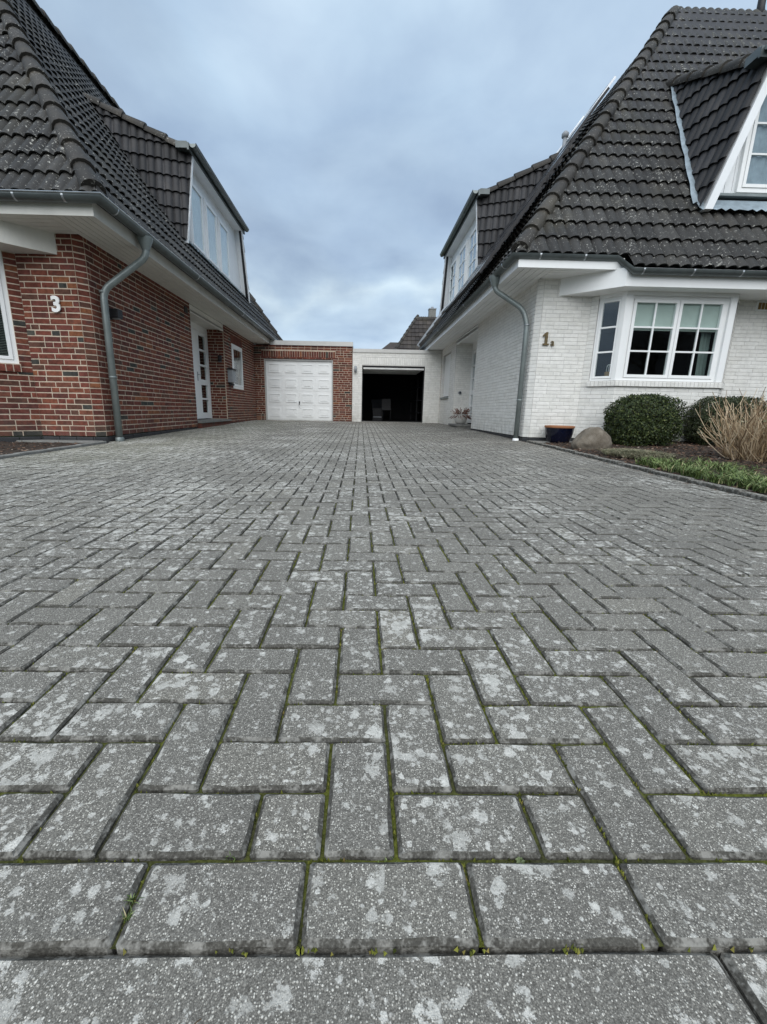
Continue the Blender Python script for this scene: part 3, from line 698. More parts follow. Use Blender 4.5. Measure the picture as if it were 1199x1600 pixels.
def win(parent, F, s0, s1, z0, z1, d=0., fw=.055, cols=1, rows=1, sashes=1, bar=.024, back=None, mat=None, depth=.06, sill=False, sashw=.05, lean=None, blind=0, name='window'):
    """window whose outer frame sits from depth d outwards; returns it"""
    mat = mat or WHITE; mb = MB(); G = F
    if lean: G = lambda a, b, c: F(a, b+lean*(c-z0), c)
    mb.box(s0, s1, d-.01, d+depth, z0, z0+fw, G); mb.box(s0, s1, d-.01, d+depth, z1-fw, z1, G)
    mb.box(s0, s0+fw, d-.01, d+depth, z0+fw, z1-fw, G); mb.box(s1-fw, s1, d-.01, d+depth, z0+fw, z1-fw, G)
    w = mb.build(name, mat, parent); iw = (s1-s0-2*fw)/sashes
    for k in range(sashes):
        a = s0+fw+k*iw; b = a+iw; sm = MB(); q = sashw; e_ = .004; dd = d-.022
        sm.box(a+e_, b-e_, dd, dd+.05, z0+fw+e_, z0+fw+q, G); sm.box(a+e_, b-e_, dd, dd+.05, z1-fw-q, z1-fw-e_, G)
        sm.box(a+e_, a+q, dd, dd+.05, z0+fw+q, z1-fw-q, G); sm.box(b-q, b-e_, dd, dd+.05, z0+fw+q, z1-fw-q, G)
        sm.build('sash', mat, w)
        ga, gb, gz0, gz1 = a+q, b-q, z0+fw+q, z1-fw-q; cw = (gb-ga)/cols; rh = (gz1-gz0)/rows
        for r in range(1, rows): t = MB(); t.box(ga, gb, dd+.004, dd+.034, gz0+r*rh-bar/2, gz0+r*rh+bar/2, G); t.build('glazing_bar', mat, w)
        for c in range(1, cols): t = MB(); t.box(ga+c*cw-bar/2, ga+c*cw+bar/2, dd+.0065, dd+.0315, gz0, gz1, G); t.build('glazing_bar', mat, w)
        for r in range(rows):
            for c in range(cols):
                t = MB(); t.box(ga+c*cw+.001, ga+(c+1)*cw-.001, dd+.016, dd+.020, gz0+r*rh+.001, gz0+(r+1)*rh-.001, G); t.build('pane', GLASS, w)
        if back:
            t = MB(); x = ga-.03; k2 = 0; V = []; n = max(6, int((gb-ga)/.03))
            for i in range(n+1):
                xx = lerp(ga-.03, gb+.03, i/n); yy = dd+.05+.012*math.sin(i*1.3)
                V += [G(xx, yy, gz0-.03), G(xx, yy, gz1+.03)]
            t.add(V, [(2*i, 2*i+2, 2*i+3, 2*i+1) for i in range(n)], True); t.build('curtain', back, w)
        if blind:
            t = MB(); t.box(ga-.02, gb+.02, dd+.055, dd+.06, gz1-blind, gz1+.02, G); t.box(ga-.02, gb+.02, dd+.050, dd+.066, gz1-blind-.02, gz1-blind, G); t.build('roller_blind', BLIND, w)
    return w

def dormer(house, fr, tan, ze, sA, sB, zb, zt, zc, df, a, b, wins, name='dormer', tw=.30, flash=True, bw=.06, rc=.06, so=.11):
    """fr: Frame at the eave of the slope. sA..sB face width at its foot, zb foot, zt head, zc ridge of the cheeks on the slope"""
    root = house; dc = (zc-ze)/tan
    lo = lambda z, d: sA+a*(z-zb)+b*(d-df); hi = lambda z, d: sB-a*(z-zb)-b*(d-df)
    P = lambda s, d, z: fr(s, d, z)
    face = MB(); n = 26; poly = [(lo(zb, df), zb), (hi(zb, df), zb), (hi(zt, df), zt), (lo(zt, df), zt)]
    face.prism([P(s, df+rc+.03, z) for s, z in poly], fr.ed*.05)
    dm = face.build(name, DRM, root)
    # vertical cladding boards
    x = poly[0][0]
    while x < poly[1][0]-.02:
        w = .118; x2 = min(x+w, poly[1][0]); ztop = lambda q: min(zt, zb+(q-poly[0][0])/a if q < poly[3][0] else (zb+(poly[1][0]-q)/a if q > poly[2][0] else zt))
        bd = MB(); z1, z2 = max(zb+.005, ztop(x+.004)), max(zb+.005, ztop(x2-.004))
        bd.prism([P(x+.003, df+rc+.012, zb), P(x2-.003, df+rc+.012, zb), P(x2-.003, df+rc+.012, z2), P(x+.003, df+rc+.012, z1)], fr.ed*.017); bd.build('cladding_board', DRM, dm); x += w+.001
    for side, f in ((1, lo), (-1, hi)):
        # sloping barge boards
        bb = MB(); A = P(f(zb-.04, df)-.0*side, df, zb-.04); B = P(f(zt, df), df, zt)
        es = fr.es*side
        bb.prism([A-fr.ed*.155+es*.035, A+fr.ed*.15+es*.035, B+fr.ed*.15+es*.035, B-fr.ed*.155+es*.035], es*bw); bb.build('barge_board', DRM, dm)
        # tiled cheek
        A = P(f(zb, df-.135), df-.135, zb-.02); B = P(f(zt+.05, df-.135), df-.135, zt+.05); Cc = P(f(zc, dc), dc, zc); D = P(f(zb, (zb-ze)/tan), (zb-ze)/tan, zb)
        vd = (P(f(zb+1, df), df, zb+1)-P(f(zb, df), df, zb)); al = (P(f(zb, df+1), df+1, zb)-P(f(zb, df), df, zb)).normalized()
        es2 = -al if side == 1 else al; nrm = es2.cross(vd.normalized()).normalized(); vd = nrm.cross(es2)
        M4 = slope_matrix(A, es2, vd); Mi = M4.inverted()
        pl = [(Mi @ q)[:2] for q in (A, B, Cc, D+fr.ed*.1)]
        dk = MB(); dk.prism([q-nrm*.03 for q in (A, B, Cc, D)], -nrm*.04); ck = dk.build('cheek', TILEC, dm)
        T = Field('cheek_tile', TILEC, dm, 'cheek_tile_rest', 150); tile_slope(T, TM_CHEEK, tw, .34, M4, pl, .07, .004); T.finish(); dk = None
        caps(dm, P(f(zt+.05, df-.06), df-.06, zt+.10), P(f(zc, dc), dc+.1, zc+.07), 'ridge_tile', .42, me=CAP, sink=.03)
        if flash:
            fl = MB(); q0 = P(f(zb, df), df-.05, ze+tan*(df-.05)+.06); q1 = P(f(zc, dc), dc-.1, ze+tan*(dc-.1)+.06); k = 14; V = []
            for i in range(k+1):
                p = q0.lerp(q1, i/k)-fr.es*side*.05; ww = .05+.012*math.sin(i*2.2)
                V += [p-fr.es*side*ww, p+Vector((0, 0, .03)), p+fr.es*side*.05]
            fl.add(V, [(3*i+j, 3*i+j+1, 3*i+j+4, 3*i+j+3) for i in range(k) for j in (0, 1)], True); fl.build('valley_flashing', LEAD, dm)
    # top deck
    tp = MB(); q = [P(lo(zt, df), df-.16, zt+.06), P(hi(zt, df), df-.16, zt+.06), P(hi(zc, dc), dc+.2, zc+.05), P(lo(zc, dc), dc+.2, zc+.05)]
    tp.prism(q, Vector((0, 0, .05))); tp.build('dormer_roof', ZINC, dm)
    hd = MB(); hd.box(lo(zt, df)+.02, hi(zt, df)-.02, df-.15, df+.15, zt-.012, zt+.055, fr); hd.build('header_board', DRM, dm)
    ga = P(lo(zt, df)-.16, df-.235, zt+.12); gb = P(hi(zt, df)+.16, df-.235, zt+.12); sgn = 1
    side = 1 if Vector(((gb-ga).y, -(gb-ga).x, 0)).dot(-fr.ed) > 0 else -1
    gutter(dm, [ga, gb], side, 'dormer_gutter')
    gl = MB(); gl.box(lo(zt, df)-.2, hi(zt, df)+.2, df-.17, df-.13, zt-.0, zt+.13, fr); gl.build('gutter_board', ZG, dm)
    for s_ in (-1, 1):
        q = MB(); c = ga if s_ < 0 else gb; q.prism([c+fr.ed*x+Vector((0, 0, z)) for x, z in [(-xx, zz_) for xx, zz_ in GPROF]], fr.es*.006*s_); q.build('gutter_end', ZINC, dm)
        # short return of metal over the end of the cheek
        q = MB(); q.box((lo(zt, df)-.2) if s_ < 0 else (hi(zt, df)-.02), (lo(zt, df)+.02) if s_ < 0 else (hi(zt, df)+.2), df-.13, df+.1, zt+.03, zt+.15, fr); q.build('metal_cap', ZG, dm)
    # lead apron on the tiles under the face
    ap = MB(); k = 60; V = []
    for i in range(k+1):
        s_ = lerp(sA-.05, sB+.05, i/k); wv = .018*math.cos(2*PI*s_/.16)
        V += [P(s_, df+rc+.02, zb+so), P(s_, df+.0, zb+so-.05), P(s_, df-.13, ze+tan*(df-.13)+.075+wv)]
    ap.add(V, [(3*i+j, 3*i+j+1, 3*i+j+4, 3*i+j+3) for i in range(k) for j in (0, 1)], True); ap.build('lead_apron', LEAD, dm)
    sl_ = MB(); sl_.box(sA+.06, sB-.06, df-.03, df+rc+.03, zb+so, zb+so+.035, fr); sl_.build('dormer_sill', ZINC, dm)
    for w in wins: win(dm_root_for(dm, house), fr, *w[:4], d=df+rc-.035, **w[4])
    return dm
def dm_root_for(dm, house): return house
TW_L, TW_R, EX = .30, .335, .34
TM_L = tile_mesh('roof_tile', TW_L, EX+.03, TILE); TM_R = tile_mesh('roof_tile', TW_R, EX+.03, TILE); TM_CHEEK = tile_mesh('cheek_tile', .30, EX+.03, TILEC, .017, .04)

# ================================================================== RED BRICK HOUSE (left)
LX, LY, LZ = -3.70, 6.15, 2.75
HL = House('brick_house', (-7, 10, .1), 'red', 'red brick house number 3 on the left with steep dark tiled roof', 'house')
RL = HL.root
FLs = Frame((LX, 0, 0), (0, 1, 0), (-1, 0, 0)); FLf = Frame((0, LY, 0), (1, 0, 0), (0, 1, 0))
zb0 = .145
HL.walls(FLs, LY+.10, 9.75, zb0, LZ)
fc = Frame((LX-.10, LY, 0), Vector((1, 1, 0)).normalized(), Vector((-1, 1, 0)).normalized()); HL.walls(fc, 0.003, .1384, zb0, LZ, thick=.15)
HL.walls(FLf, -4.55, LX-.10, zb0, LZ)
# bay: angled side then front, up to the sill
fb1 = Frame((-4.55, LY, 0), Vector((-1, -1, 0)).normalized()*-1, Vector((-1, 1, 0)).normalized())
HL.walls(fb1, -.50, 0, zb0, 1.0); HL.walls(fb1, -.135, 0, 1.0, 2.52)
fb2 = Frame((0, LY-.354, 0), (1, 0, 0), (0, 1, 0)); HL.walls(fb2, -6.6, -4.905, zb0, 1.0)
# soldier sill of the bay
HL.walls(Frame(fb1.o-fb1.ed*.03, fb1.es, fb1.ed), -.52, -.125, 1.0, 1.105, soldiers=((-.52, -.125, 1.0, 1.105, .082),), thick=.2)
HL.walls(Frame((0, LY-.354-.03, 0), (1, 0, 0), (0, 1, 0)), -6.6, -4.92, 1.0, 1.105, soldiers=((-6.6, -4.92, 1.0, 1.105, .082),), thick=.2)
# entrance recess and far part
HL.walls(Frame((-4.15, 0, 0), (0, 1, 0), (-1, 0, 0)), 9.75, 10.85, .27, 2.6)
HL.walls(Frame((0, 12.0, 0), (1, 0, 0), (0, 1, 0)), -4.15, LX-.02, .14, LZ-.12)
HL.walls(FLs, 12.004, YG+.02, .16, LZ, holes=((12.66, 13.74, 1.13, 2.36),), soldiers=((12.62, 13.78, 2.36, 2.58, .083), (12.62, 13.78, 1.05, 1.13, .083)))
HL.walls(Frame((0, 9.755, 0), (-1, 0, 0), (0, -1, 0)), 3.72, 4.40, .14, LZ)
HL.finish(300)
# body closing the shell
bd = MB(); bd.box(-11.0, LX-.3, 12.3, 17.0, .0, LZ); bd.box(-11.0, -4.75, 6.5, 12.3, 2.62, LZ); bd.build('core', DARK, RL)
# plinth
pl_ = Field('plinth_tile', PLINTH, RL, 'plinth_rest', 80)
def plinth(mb, F, s0, s1, z0, z1, w=.24):
    x = s0
    while x < s1-.01:
        l = min(w, s1-x); m = F.mat(x, .0, z0) @ Matrix.Diagonal((l-.008, 1, z1-z0, 1)); mb.add(UB['plinth'][0], m, l); x += l
plinth(pl_, FLs, LY+.1, 9.75, -.02, zb0-.012); plinth(pl_, fc, 0, .141, -.02, zb0-.012); plinth(pl_, FLf, -4.55, LX-.1, -.02, zb0-.012); plinth(pl_, fb1, -.5, 0, -.02, zb0-.012); plinth(pl_, fb2, -6.6, -4.905, -.02, zb0-.012); plinth(pl_, FLs, 12.0, YG, 0, .15)
pl_.finish()
# eaves: soffit boards, fascia, box over the bay
GLX, GLY, GLZ = -3.035, 5.50, 2.90                         # gutter centre line
sf = MB(); boards(sf, FLs, LY-.55, 17.1, -.53, .0, LZ+.0, 6); sfo = sf.build('soffit', SOFF, RL)
sf = MB(); boards(sf, Frame((0, LY, 0), (1, 0, 0), (0, 1, 0)), -9, LX-.003, -.55, 0, LZ-.0, 5)
sf.build('soffit', SOFF, RL)
rc = MB(); rc.box(-4.15, LX, 9.75, 12.0, 2.60, 2.62); rc.build('porch_ceiling', SOFF, RL)
bmx = MB(); bmx.box(LX-.06, LX+.0, 9.74, 12.16, 2.56, LZ-.02); bmx.build('porch_beam', SOFF, RL)
fa = MB(); fa.box(-3.17, -3.15, LY-.57, 17.15, LZ-.02, LZ+.14); fa.box(-9, -3.17, LY-.57, LY-.55, LZ-.02, LZ+.14); fa.build('fascia', SOFF, RL)
bx = MB(); bx.prism([(-4.0, LY-.001, 2.49), (-4.74, 5.44, 2.49), (-9, 5.44, 2.49), (-9, LY+.1, 2.49), (-4.1, LY-.001, 2.49)], (0, 0, .255)); bx.build('bay_eave_box', SOFF, RL)
gutter(RL, [(-9, GLY, GLZ), (GLX, GLY, GLZ), (GLX, 17.15, GLZ)], 1, joints=(((-3.4, GLY, GLZ), (1, 0, 0)), ((-3.95, GLY, GLZ), (1, 0, 0)), ((-4.4, GLY, GLZ), (1, 0, 0)), ((GLX, 5.8, GLZ), (0, 1, 0)), ((GLX, 8.4, GLZ), (0, 1, 0)), ((GLX, 11.4, GLZ), (0, 1, 0)), ((GLX, 14.2, GLZ), (0, 1, 0))))
# roof
TL = 1.43; zE = 2.9; zTop = 8.58; H_ = (zTop-zE); dT = H_/TL; nL = math.hypot(1, TL)
FLE = Frame((-2.97, 0, 0), (0, 1, 0), (-1, 0, 0)); FLFE = Frame((0, 5.43, 0), (1, 0, 0), (0, 1, 0))
roofL = MB()
o = .03
c0 = Vector((-2.97-.12, 5.43+.12, zE+.06)); c1 = Vector((-2.97-dT, 5.43+dT, zTop)); c2 = Vector((-2.97-dT, 15.8, zTop)); c3 = Vector((-2.97-.12, 17.2, zE+.06)); c4 = Vector((-11, 5.55, zE+.06)); c5 = Vector((-11, 5.43+dT, zTop)); c6 = Vector((-11, 15.8, zTop)); c7 = Vector((-11, 17.2, zE+.1))
roofL.add([c0, c1, c2, c3, c4, c5, c6, c7], [(0, 3, 2, 1), (0, 1, 5, 4), (2, 3, 7, 6), (1, 2, 6, 5), (0, 4, 7, 3)])
roL = roofL.build('roof', TILEC, RL)
MLs = slope_matrix((-3.02, 0, zE-.035), (0, 1, 0), (-1, 0, TL)); MLf = slope_matrix((0, 5.48, zE-.035), (1, 0, 0), (0, 1, TL))
TFL = Field('roof_tile', TILE, roL, 'roof_tile_rest', 300)
v0 = .035; vT = dT*nL
tile_slope(TFL, TM_L, TW_L, EX, MLs, [(5.43+.04, v0), (17.2, v0), (15.8, vT), (5.43+dT, vT)], .1)
tile_slope(TFL, TM_L, TW_L, EX, MLf, [(-11, v0), (-2.97-.04, v0), (-2.97-dT, vT), (-11, vT)], .05)
TFL.finish()
caps(RL, (-3.11, 5.57, zE+.09), (-2.97-dT-.04, 5.43+dT+.04, zTop-.01)); caps(RL, (-2.97-dT, 5.43+dT, zTop+.06), (-2.97-dT, 15.8, zTop+.06), 'ridge_tile')
caps(RL, (-3.05, 17.15, zE+.1), (-2.97-dT, 15.8, zTop+.06))
wins = [(10.42+i*.98, 10.42+i*.98+.84, 4.06, 5.42, dict(back=CURT, mat=DRM, fw=.05)) for i in range(3)]
dormer(RL, Frame((-2.97, 0, 0), (0, 1, 0), (-1, 0, 0)), TL, zE, 9.68, 14.75, 3.92, 5.72, 6.45, .80, .33, -.31, wins, flash=False)
# windows and doors of the brick house
win(RL, FLs, 12.66, 13.74, 1.13, 2.36, d=.0, fw=.06, mat=WHITE, sashw=.06)
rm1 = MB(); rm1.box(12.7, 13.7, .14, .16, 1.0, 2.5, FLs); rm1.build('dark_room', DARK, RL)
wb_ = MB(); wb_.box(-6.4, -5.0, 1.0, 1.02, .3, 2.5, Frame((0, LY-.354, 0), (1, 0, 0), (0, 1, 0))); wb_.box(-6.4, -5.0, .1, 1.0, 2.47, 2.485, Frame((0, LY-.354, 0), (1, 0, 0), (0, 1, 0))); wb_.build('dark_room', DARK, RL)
wl = win(RL, fb1, -.50, -.135, 1.105, 2.49, d=.03, fw=.05, sashw=.045)
vb = MB()
for i in range(58): vb.box(-.46, -.17, .085, .098, 1.2+i*.021, 1.2+i*.021+.004, fb1)
vb.build('venetian_blind', m_plain('blind_slats', (.2, .22, .2), .6), wl)
win(RL, fb2, -6.55, -4.91, 1.105, 2.49, d=.03, fw=.05, sashes=2, sashw=.05)
# door with five panes
FD = Frame((-4.15, 0, 0), (0, 1, 0), (-1, 0, 0))
def door(parent, F, s0, s1, z0, z1, p0, p1, flip=1, handle_s=None):
    mb = MB(); f = .09
    mb.box(s0-f, s0, -.02, .08, z0, z1+f, F); mb.box(s1, s1+f, -.02, .08, z0, z1+f, F); mb.box(s0, s1, -.02, .08, z1, z1+f, F); mb.box(s0-f, s1+f, -.015, .06, z1+f, 2.64, F)
    fr_ = mb.build('door_frame', WHITE, parent); lf = MB()
    lf.box(s0+.004, p0, -.01, .04, z0+.01, z1-.005, F); lf.box(p1, s1-.004, -.01, .04, z0+.01, z1-.005, F)
    n = 5; zz0 = z0+.16; hh = (z1-.05-zz0); ph_ = (hh-.09)/5; y = zz0; rails = [(z0+.01, zz0)]
    ps = []
    for i in range(5):
        ps.append((y, y+ph_-.045)); g = .045+(.09 if i == 1 else 0); rails.append((y+ph_-.045, y+ph_-.045+g if i < 4 else z1-.005)); y += ph_-.045+g
    for a, b in rails: lf.box(p0, p1, -.01, .04, a, b, F)
    d = lf.build('door', WHITE, parent)
    for a, b in ps: t = MB(); t.box(p0, p1, .014, .018, a, b, F); t.build('pane', GLASS, d)
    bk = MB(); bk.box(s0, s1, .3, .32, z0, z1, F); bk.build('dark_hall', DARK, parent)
    hs = handle_s; h = MB(); h.box(hs-.018, hs+.018, -.018, -.01, z0+.95, z0+1.17, F); h.tube([F(hs, -.01, z0+1.1), F(hs, -.06, z0+1.1), F(hs+.1*flip, -.065, z0+1.1)], .009, 8); h.build('door_handle', RUBBER, d)
door(RL, FD, 10.93, 11.91, .28, 2.46, 11.36, 11.82, 1, 11.14)
def step(parent, x0, x1, y0, y1, z, zb, mat_r, name='doorstep'):
    a = MB(); a.box(x0, x1, y0, y1, z-.045, z); o = a.build(name, CONC, parent)
    b = MB(); b.box(x0+.03, x1-.03, y0+.02, y1-.02, zb, z-.045); b.build('step_riser', mat_r, o)
step(RL, -4.15, -3.60, 9.76, 11.995, .27, .05, RBRICK)
# airbrick near the soffit
av = MB(); av.box(9.45, 9.62, -.012, .0, 2.5, 2.62, FLs)
for i in range(5): av.box(9.46, 9.61, -.016, -.012, 2.51+i*.022, 2.52+i*.022, FLs)
av.build('air_vent', BLACKM, RL)
# downpipe
dp = MB(); dp.tube(arc_pts([(GLX, 6.56, 2.84), (GLX, 6.56, 2.62), (-3.615, 6.42, 2.14), (-3.615, 6.42, .09)], .13), .047, 14); dpo = dp.build('downpipe', ZINC, RL)
dh = MB(); dh.lathe([(.105, 0), (.1, -.03), (.06, -.13), (.052, -.16)], (GLX, 6.56, 2.86), 18); dh.build('outlet_funnel', ZINC, dpo)
for z in (2.12, .98, .1): c = MB(); c.tube([(-3.615, 6.42, z-.015), (-3.615, 6.42, z+.015)], .052, 14); c.build('pipe_collar', ZINC, dpo)
sh = MB(); sh.lathe([(.06, -.03), (.062, .01), (.05, .03)], (-3.615, 6.42, .09), 16); sh.build('pipe_shoe', ZINC, dpo)

# ================================================================== WHITE HOUSE (right)
RX, RY, RZ = 2.80, 7.20, 2.67
HR = House('painted_house', (7, 12, .1), 'white', 'white painted brick house number 1a on the right with bay window', 'house')
RR = HR.root
FRs = Frame((RX, 0, 0), (0, -1, 0), (1, 0, 0)); FRf = Frame((0, RY, 0), (1, 0, 0), (0, 1, 0))
zw0 = .185
HR.walls(FRs, -10.75, -(RY+.08), zw0, RZ)
fcr = Frame((RX, RY+.08, 0), Vector((1, -1, 0)).normalized(), Vector((1, 1, 0)).normalized()); HR.walls(fcr, .003, .11, zw0, RZ, thick=.15)
HR.walls(FRf, RX+.08, 3.66, zw0, RZ)
BS = .354*math.sqrt(2)*1.0
fr1 = Frame((3.66, RY, 0), Vector((1, -1, 0)).normalized(), Vector((1, 1, 0)).normalized())
HR.walls(fr1, 0, BS, zw0, 1.03); HR.walls(fr1, 0, .11, 1.03, 2.42, thick=.12)
fr2 = Frame((0, RY-.354, 0), (1, 0, 0), (0, 1, 0)); HR.walls(fr2, 4.014, 5.70, zw0, 1.03)
fr3 = Frame((5.70, RY-.354, 0), Vector((1, 1, 0)).normalized(), Vector((-1, 1, 0)).normalized())
HR.walls(fr3, 0, BS, zw0, 1.03); HR.walls(fr3, BS-.11, BS, 1.03, 2.42, thick=.12)
HR.walls(FRf, 6.054, 9.5, zw0, RZ-.05)
for f_, a, b in ((Frame(fr1.o-fr1.ed*.035, fr1.es, fr1.ed), .10, BS+.015), (Frame((0, RY-.354-.035, 0), (1, 0, 0), (0, 1, 0)), 4.0, 5.715), (Frame(fr3.o-fr3.ed*.035, fr3.es, fr3.ed), -.015, BS-.1)):
    HR.walls(f_, a, b, 1.03, 1.118, soldiers=((a, b, 1.03, 1.118, .0625),), thick=.2)
# far part
HR.walls(Frame((0, 13.1, 0), (1, 0, 0), (0, 1, 0)), RX+.02, 3.3, .17, RZ)
HR.walls(FRs, -(YG+.02), -13.104, .17, RZ, holes=((-15.08, -13.82, 1.06, 2.43),), thick=.3)
HR.walls(Frame((0, 10.755, 0), (-1, 0, 0), (0, -1, 0)), -3.5, -2.82, .17, RZ)
HR.walls(Frame((3.3, 0, 0), (0, -1, 0), (1, 0, 0)), -12.1, -10.75, .26, 2.6)
HR.finish(300)
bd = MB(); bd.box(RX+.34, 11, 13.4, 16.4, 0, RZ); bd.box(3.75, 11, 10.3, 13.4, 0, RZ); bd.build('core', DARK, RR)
pr_ = Field('plinth_tile', PLINTH, RR, 'plinth_rest', 80); plinth(pr_, FRs, -10.75, -(RY+.08), -.02, zw0-.01, .2); plinth(pr_, fcr, 0, .113, -.02, zw0-.01); plinth(pr_, FRf, RX+.08, 3.66, -.02, zw0-.01, .2); plinth(pr_, fr1, 0, BS, -.02, zw0-.01, .2); plinth(pr_, fr2, 4.014, 5.7, -.02, zw0-.01, .2); plinth(pr_, fr3, 0, BS, -.02, zw0-.01, .2); plinth(pr_, FRf, 6.054, 9.5, -.02, zw0-.01, .2)
plinth(pr_, FRs, -YG, -13.1, 0, .16, .2); pr_.finish()
GRX, GRY, GRZ = 2.205, 6.685, 2.82
sf = MB(); boards(sf, FRs, -16.5, -(RY-.5), -.53, 0, RZ, 5); sf.build('soffit', WHITE, RR)
sf = MB(); boards(sf, Frame((0, RY, 0), (1, 0, 0), (0, 1, 0)), RX+.003, 4.0, -.5, 0, RZ, 5); sf.build('soffit', WHITE, RR)
fa = MB(); fa.box(2.255, 2.275, RY-.52, 16.5, RZ-.02, RZ+.13); fa.box(2.275, 3.8, RY-.52, RY-.5, RZ-.02, RZ+.13); fa.build('fascia', WHITE, RR)
rc = MB(); rc.box(RX, 3.3, 10.75, 13.1, 2.56, 2.60); rc.build('porch_ceiling', WHITE, RR)
bmx = MB(); bmx.box(RX, RX+.06, 10.6, 13.2, 2.52, RZ-.02); bmx.build('porch_beam', WHITE, RR)
bx = MB(); bx.prism([(3.12, RY-.001, 2.41), (3.81, 6.59, 2.41), (9.5, 6.59, 2.41), (9.5, RY-.001, 2.41)], (0, 0, .25)); bx.build('bay_eave_box', WHITE, RR)
gutter(RR, [(GRX, 16.5, GRZ), (GRX, GRY, GRZ), (3.70, GRY, GRZ), (3.86, 6.525, GRZ-.205), (9.5, 6.525, GRZ-.205)], 1 if False else -1, joints=(((2.55, GRY, GRZ), (-1, 0, 0)), ((3.2, GRY, GRZ), (-1, 0, 0)), ((4.7, 6.525, GRZ-.205), (-1, 0, 0)), ((3.98, 6.525, GRZ-.205), (-1, 0, 0)), ((5.4, 6.525, GRZ-.205), (-1, 0, 0)), ((GRX, 7.1, GRZ), (0, 1, 0)), ((GRX, 9.6, GRZ), (0, 1, 0)), ((GRX, 12.6, GRZ), (0, 1, 0))))
TR = 1.41; zR = 2.82; zTR = 9.08; dR = (zTR-zR)/TR; nR = math.hypot(1, TR)
c0 = Vector((2.14+.12, 6.62+.12, zR+.06)); c1 = Vector((2.14+dR, 6.62+dR, zTR)); c2 = Vector((2.14+dR, 14.6, zTR)); c3 = Vector((2.26, 16.5, zR+.06)); c4 = Vector((12, 6.74, zR+.06)); c5 = Vector((12, 6.62+dR, zTR)); c6 = Vector((12, 14.6, zTR)); c7 = Vector((12, 16.5, zR+.1))
b0 = Vector((3.9, 6.62-.1, zR-.04)); b1 = Vector((12, 6.52, zR-.04))
rf = MB(); rf.add([c0, c1, c2, c3, c4, c5, c6, c7, b0, b1], [(0, 1, 2, 3), (0, 4, 5, 1), (2, 6, 7, 3), (1, 5, 6, 2), (0, 3, 7, 4)]); roR = rf.build('roof', TILEC, RR)
MRs = slope_matrix((2.19, 0, zR-.035), (0, -1, 0), (1, 0, TR)); MRf = slope_matrix((0, 6.67, zR-.035), (1, 0, 0), (0, 1, TR))
TFR = Field('roof_tile', TILE, roR, 'roof_tile_rest', 300)
v0 = .035; vT = dR*nR
tile_slope(TFR, TM_R, TW_R, EX, MRf, [(2.14+.04, v0), (12, v0), (12, vT), (2.14+dR, vT)], .02)
tile_slope(TFR, TM_R, TW_R, EX, MRf, [(3.86, v0-.20), (12, v0-.20), (12, v0+.1), (3.80, v0+.1)], .02)
tile_slope(TFR, TM_R, TW_R, EX, MRs, [(-(6.62+.04), v0), (-(6.62+dR), vT), (-14.6, vT), (-16.5, v0)][::-1], .1)
TFR.finish()
caps(RR, (2.28, 6.76, zR+.09), (2.14+dR-.12, 6.62+dR-.12, zTR-.2)); caps(RR, (2.2, 16.45, zR+.1), (2.14+dR, 14.6, zTR+.06))
# verge metal along the far hip
vm = MB(); vm.beam((2.10, 16.52, zR+.12), (2.14+dR-.05, 14.65, zTR+.1), .05, .12); vm.build('verge_strip', ALU, RR)
# dormers
wr = [(-(12.05+i*1.27+.98), -(12.05+i*1.27), 4.08, 5.38, dict(back=CURT2, mat=WHITE, fw=.05, rows=3, cols=2)) for i in range(3)]
dormer(RR, Frame((2.14, 0, 0), (0, -1, 0), (1, 0, 0)), TR, zR, -16.4, -11.2, 3.95, 5.72, 6.6, .81, .33, -.35, wr, flash=False)
wf = [(5.80, 6.95, 4.0, 5.42, dict(back=CURT2, mat=WHITE, fw=.06, rows=3, cols=2)), (7.0, 8.15, 4.0, 5.42, dict(back=CURT2, mat=WHITE, fw=.06, rows=3, cols=2))]
dormer(RR, Frame((0, 6.62, 0), (1, 0, 0), (0, 1, 0)), TR, zR, 5.16, 9.2, 3.70, 5.56, 6.62, .68, .33, -.2, wf, bw=.12, rc=.12, so=.2)
# solar panels on the side slope
sv = MB()
def panel(y0, y1, d0, d1, k=0):
    P = lambda y, d, n: Vector((2.14+d-n*TR/nR, y, zR+TR*d+n/nR))
    p = MB(); p.add([P(y0+.02, d0+.01, .185), P(y1-.02, d0+.01, .185), P(y1-.02, d1-.01, .185), P(y0+.02, d1-.01, .185)], [(0, 1, 2, 3)])
    po = p.build('solar_panel', SOLAR, RR); f = MB(); h0, h1 = .145, .19
    for (a, b, c, d) in ((y0, y1, d0, d0+.02), (y0, y1, d1-.02, d1), (y0, y0+.02, d0+.02, d1-.02), (y1-.02, y1, d0+.02, d1-.02)):
        Q = [P(y, dd, h) for y in (a, b) for dd in (c, d) for h in (h0, h1)]
        f.add(Q, [(0, 1, 3, 2), (4, 6, 7, 5), (0, 4, 5, 1), (2, 3, 7, 6), (0, 2, 6, 4), (1, 5, 7, 3)])
    f.build('panel_frame', ALU if k else BLACKM, po)
for (y0, y1, d0, d1, k) in ((7.95, 9.0, .02, .95, 0), (9.02, 10.0, .02, .95, 0), (10.02, 11.0, .02, .95, 0), (8.95, 9.95, .97, 1.9, 0), (9.97, 10.97, .97, 1.9, 0), (9.95, 10.95, 1.92, 2.85, 0), (10.95, 11.95, 2.87, 3.45, 1), (11.97, 12.97, 2.87, 3.3, 1)):
    panel(y0, y1, d0, d1, k)
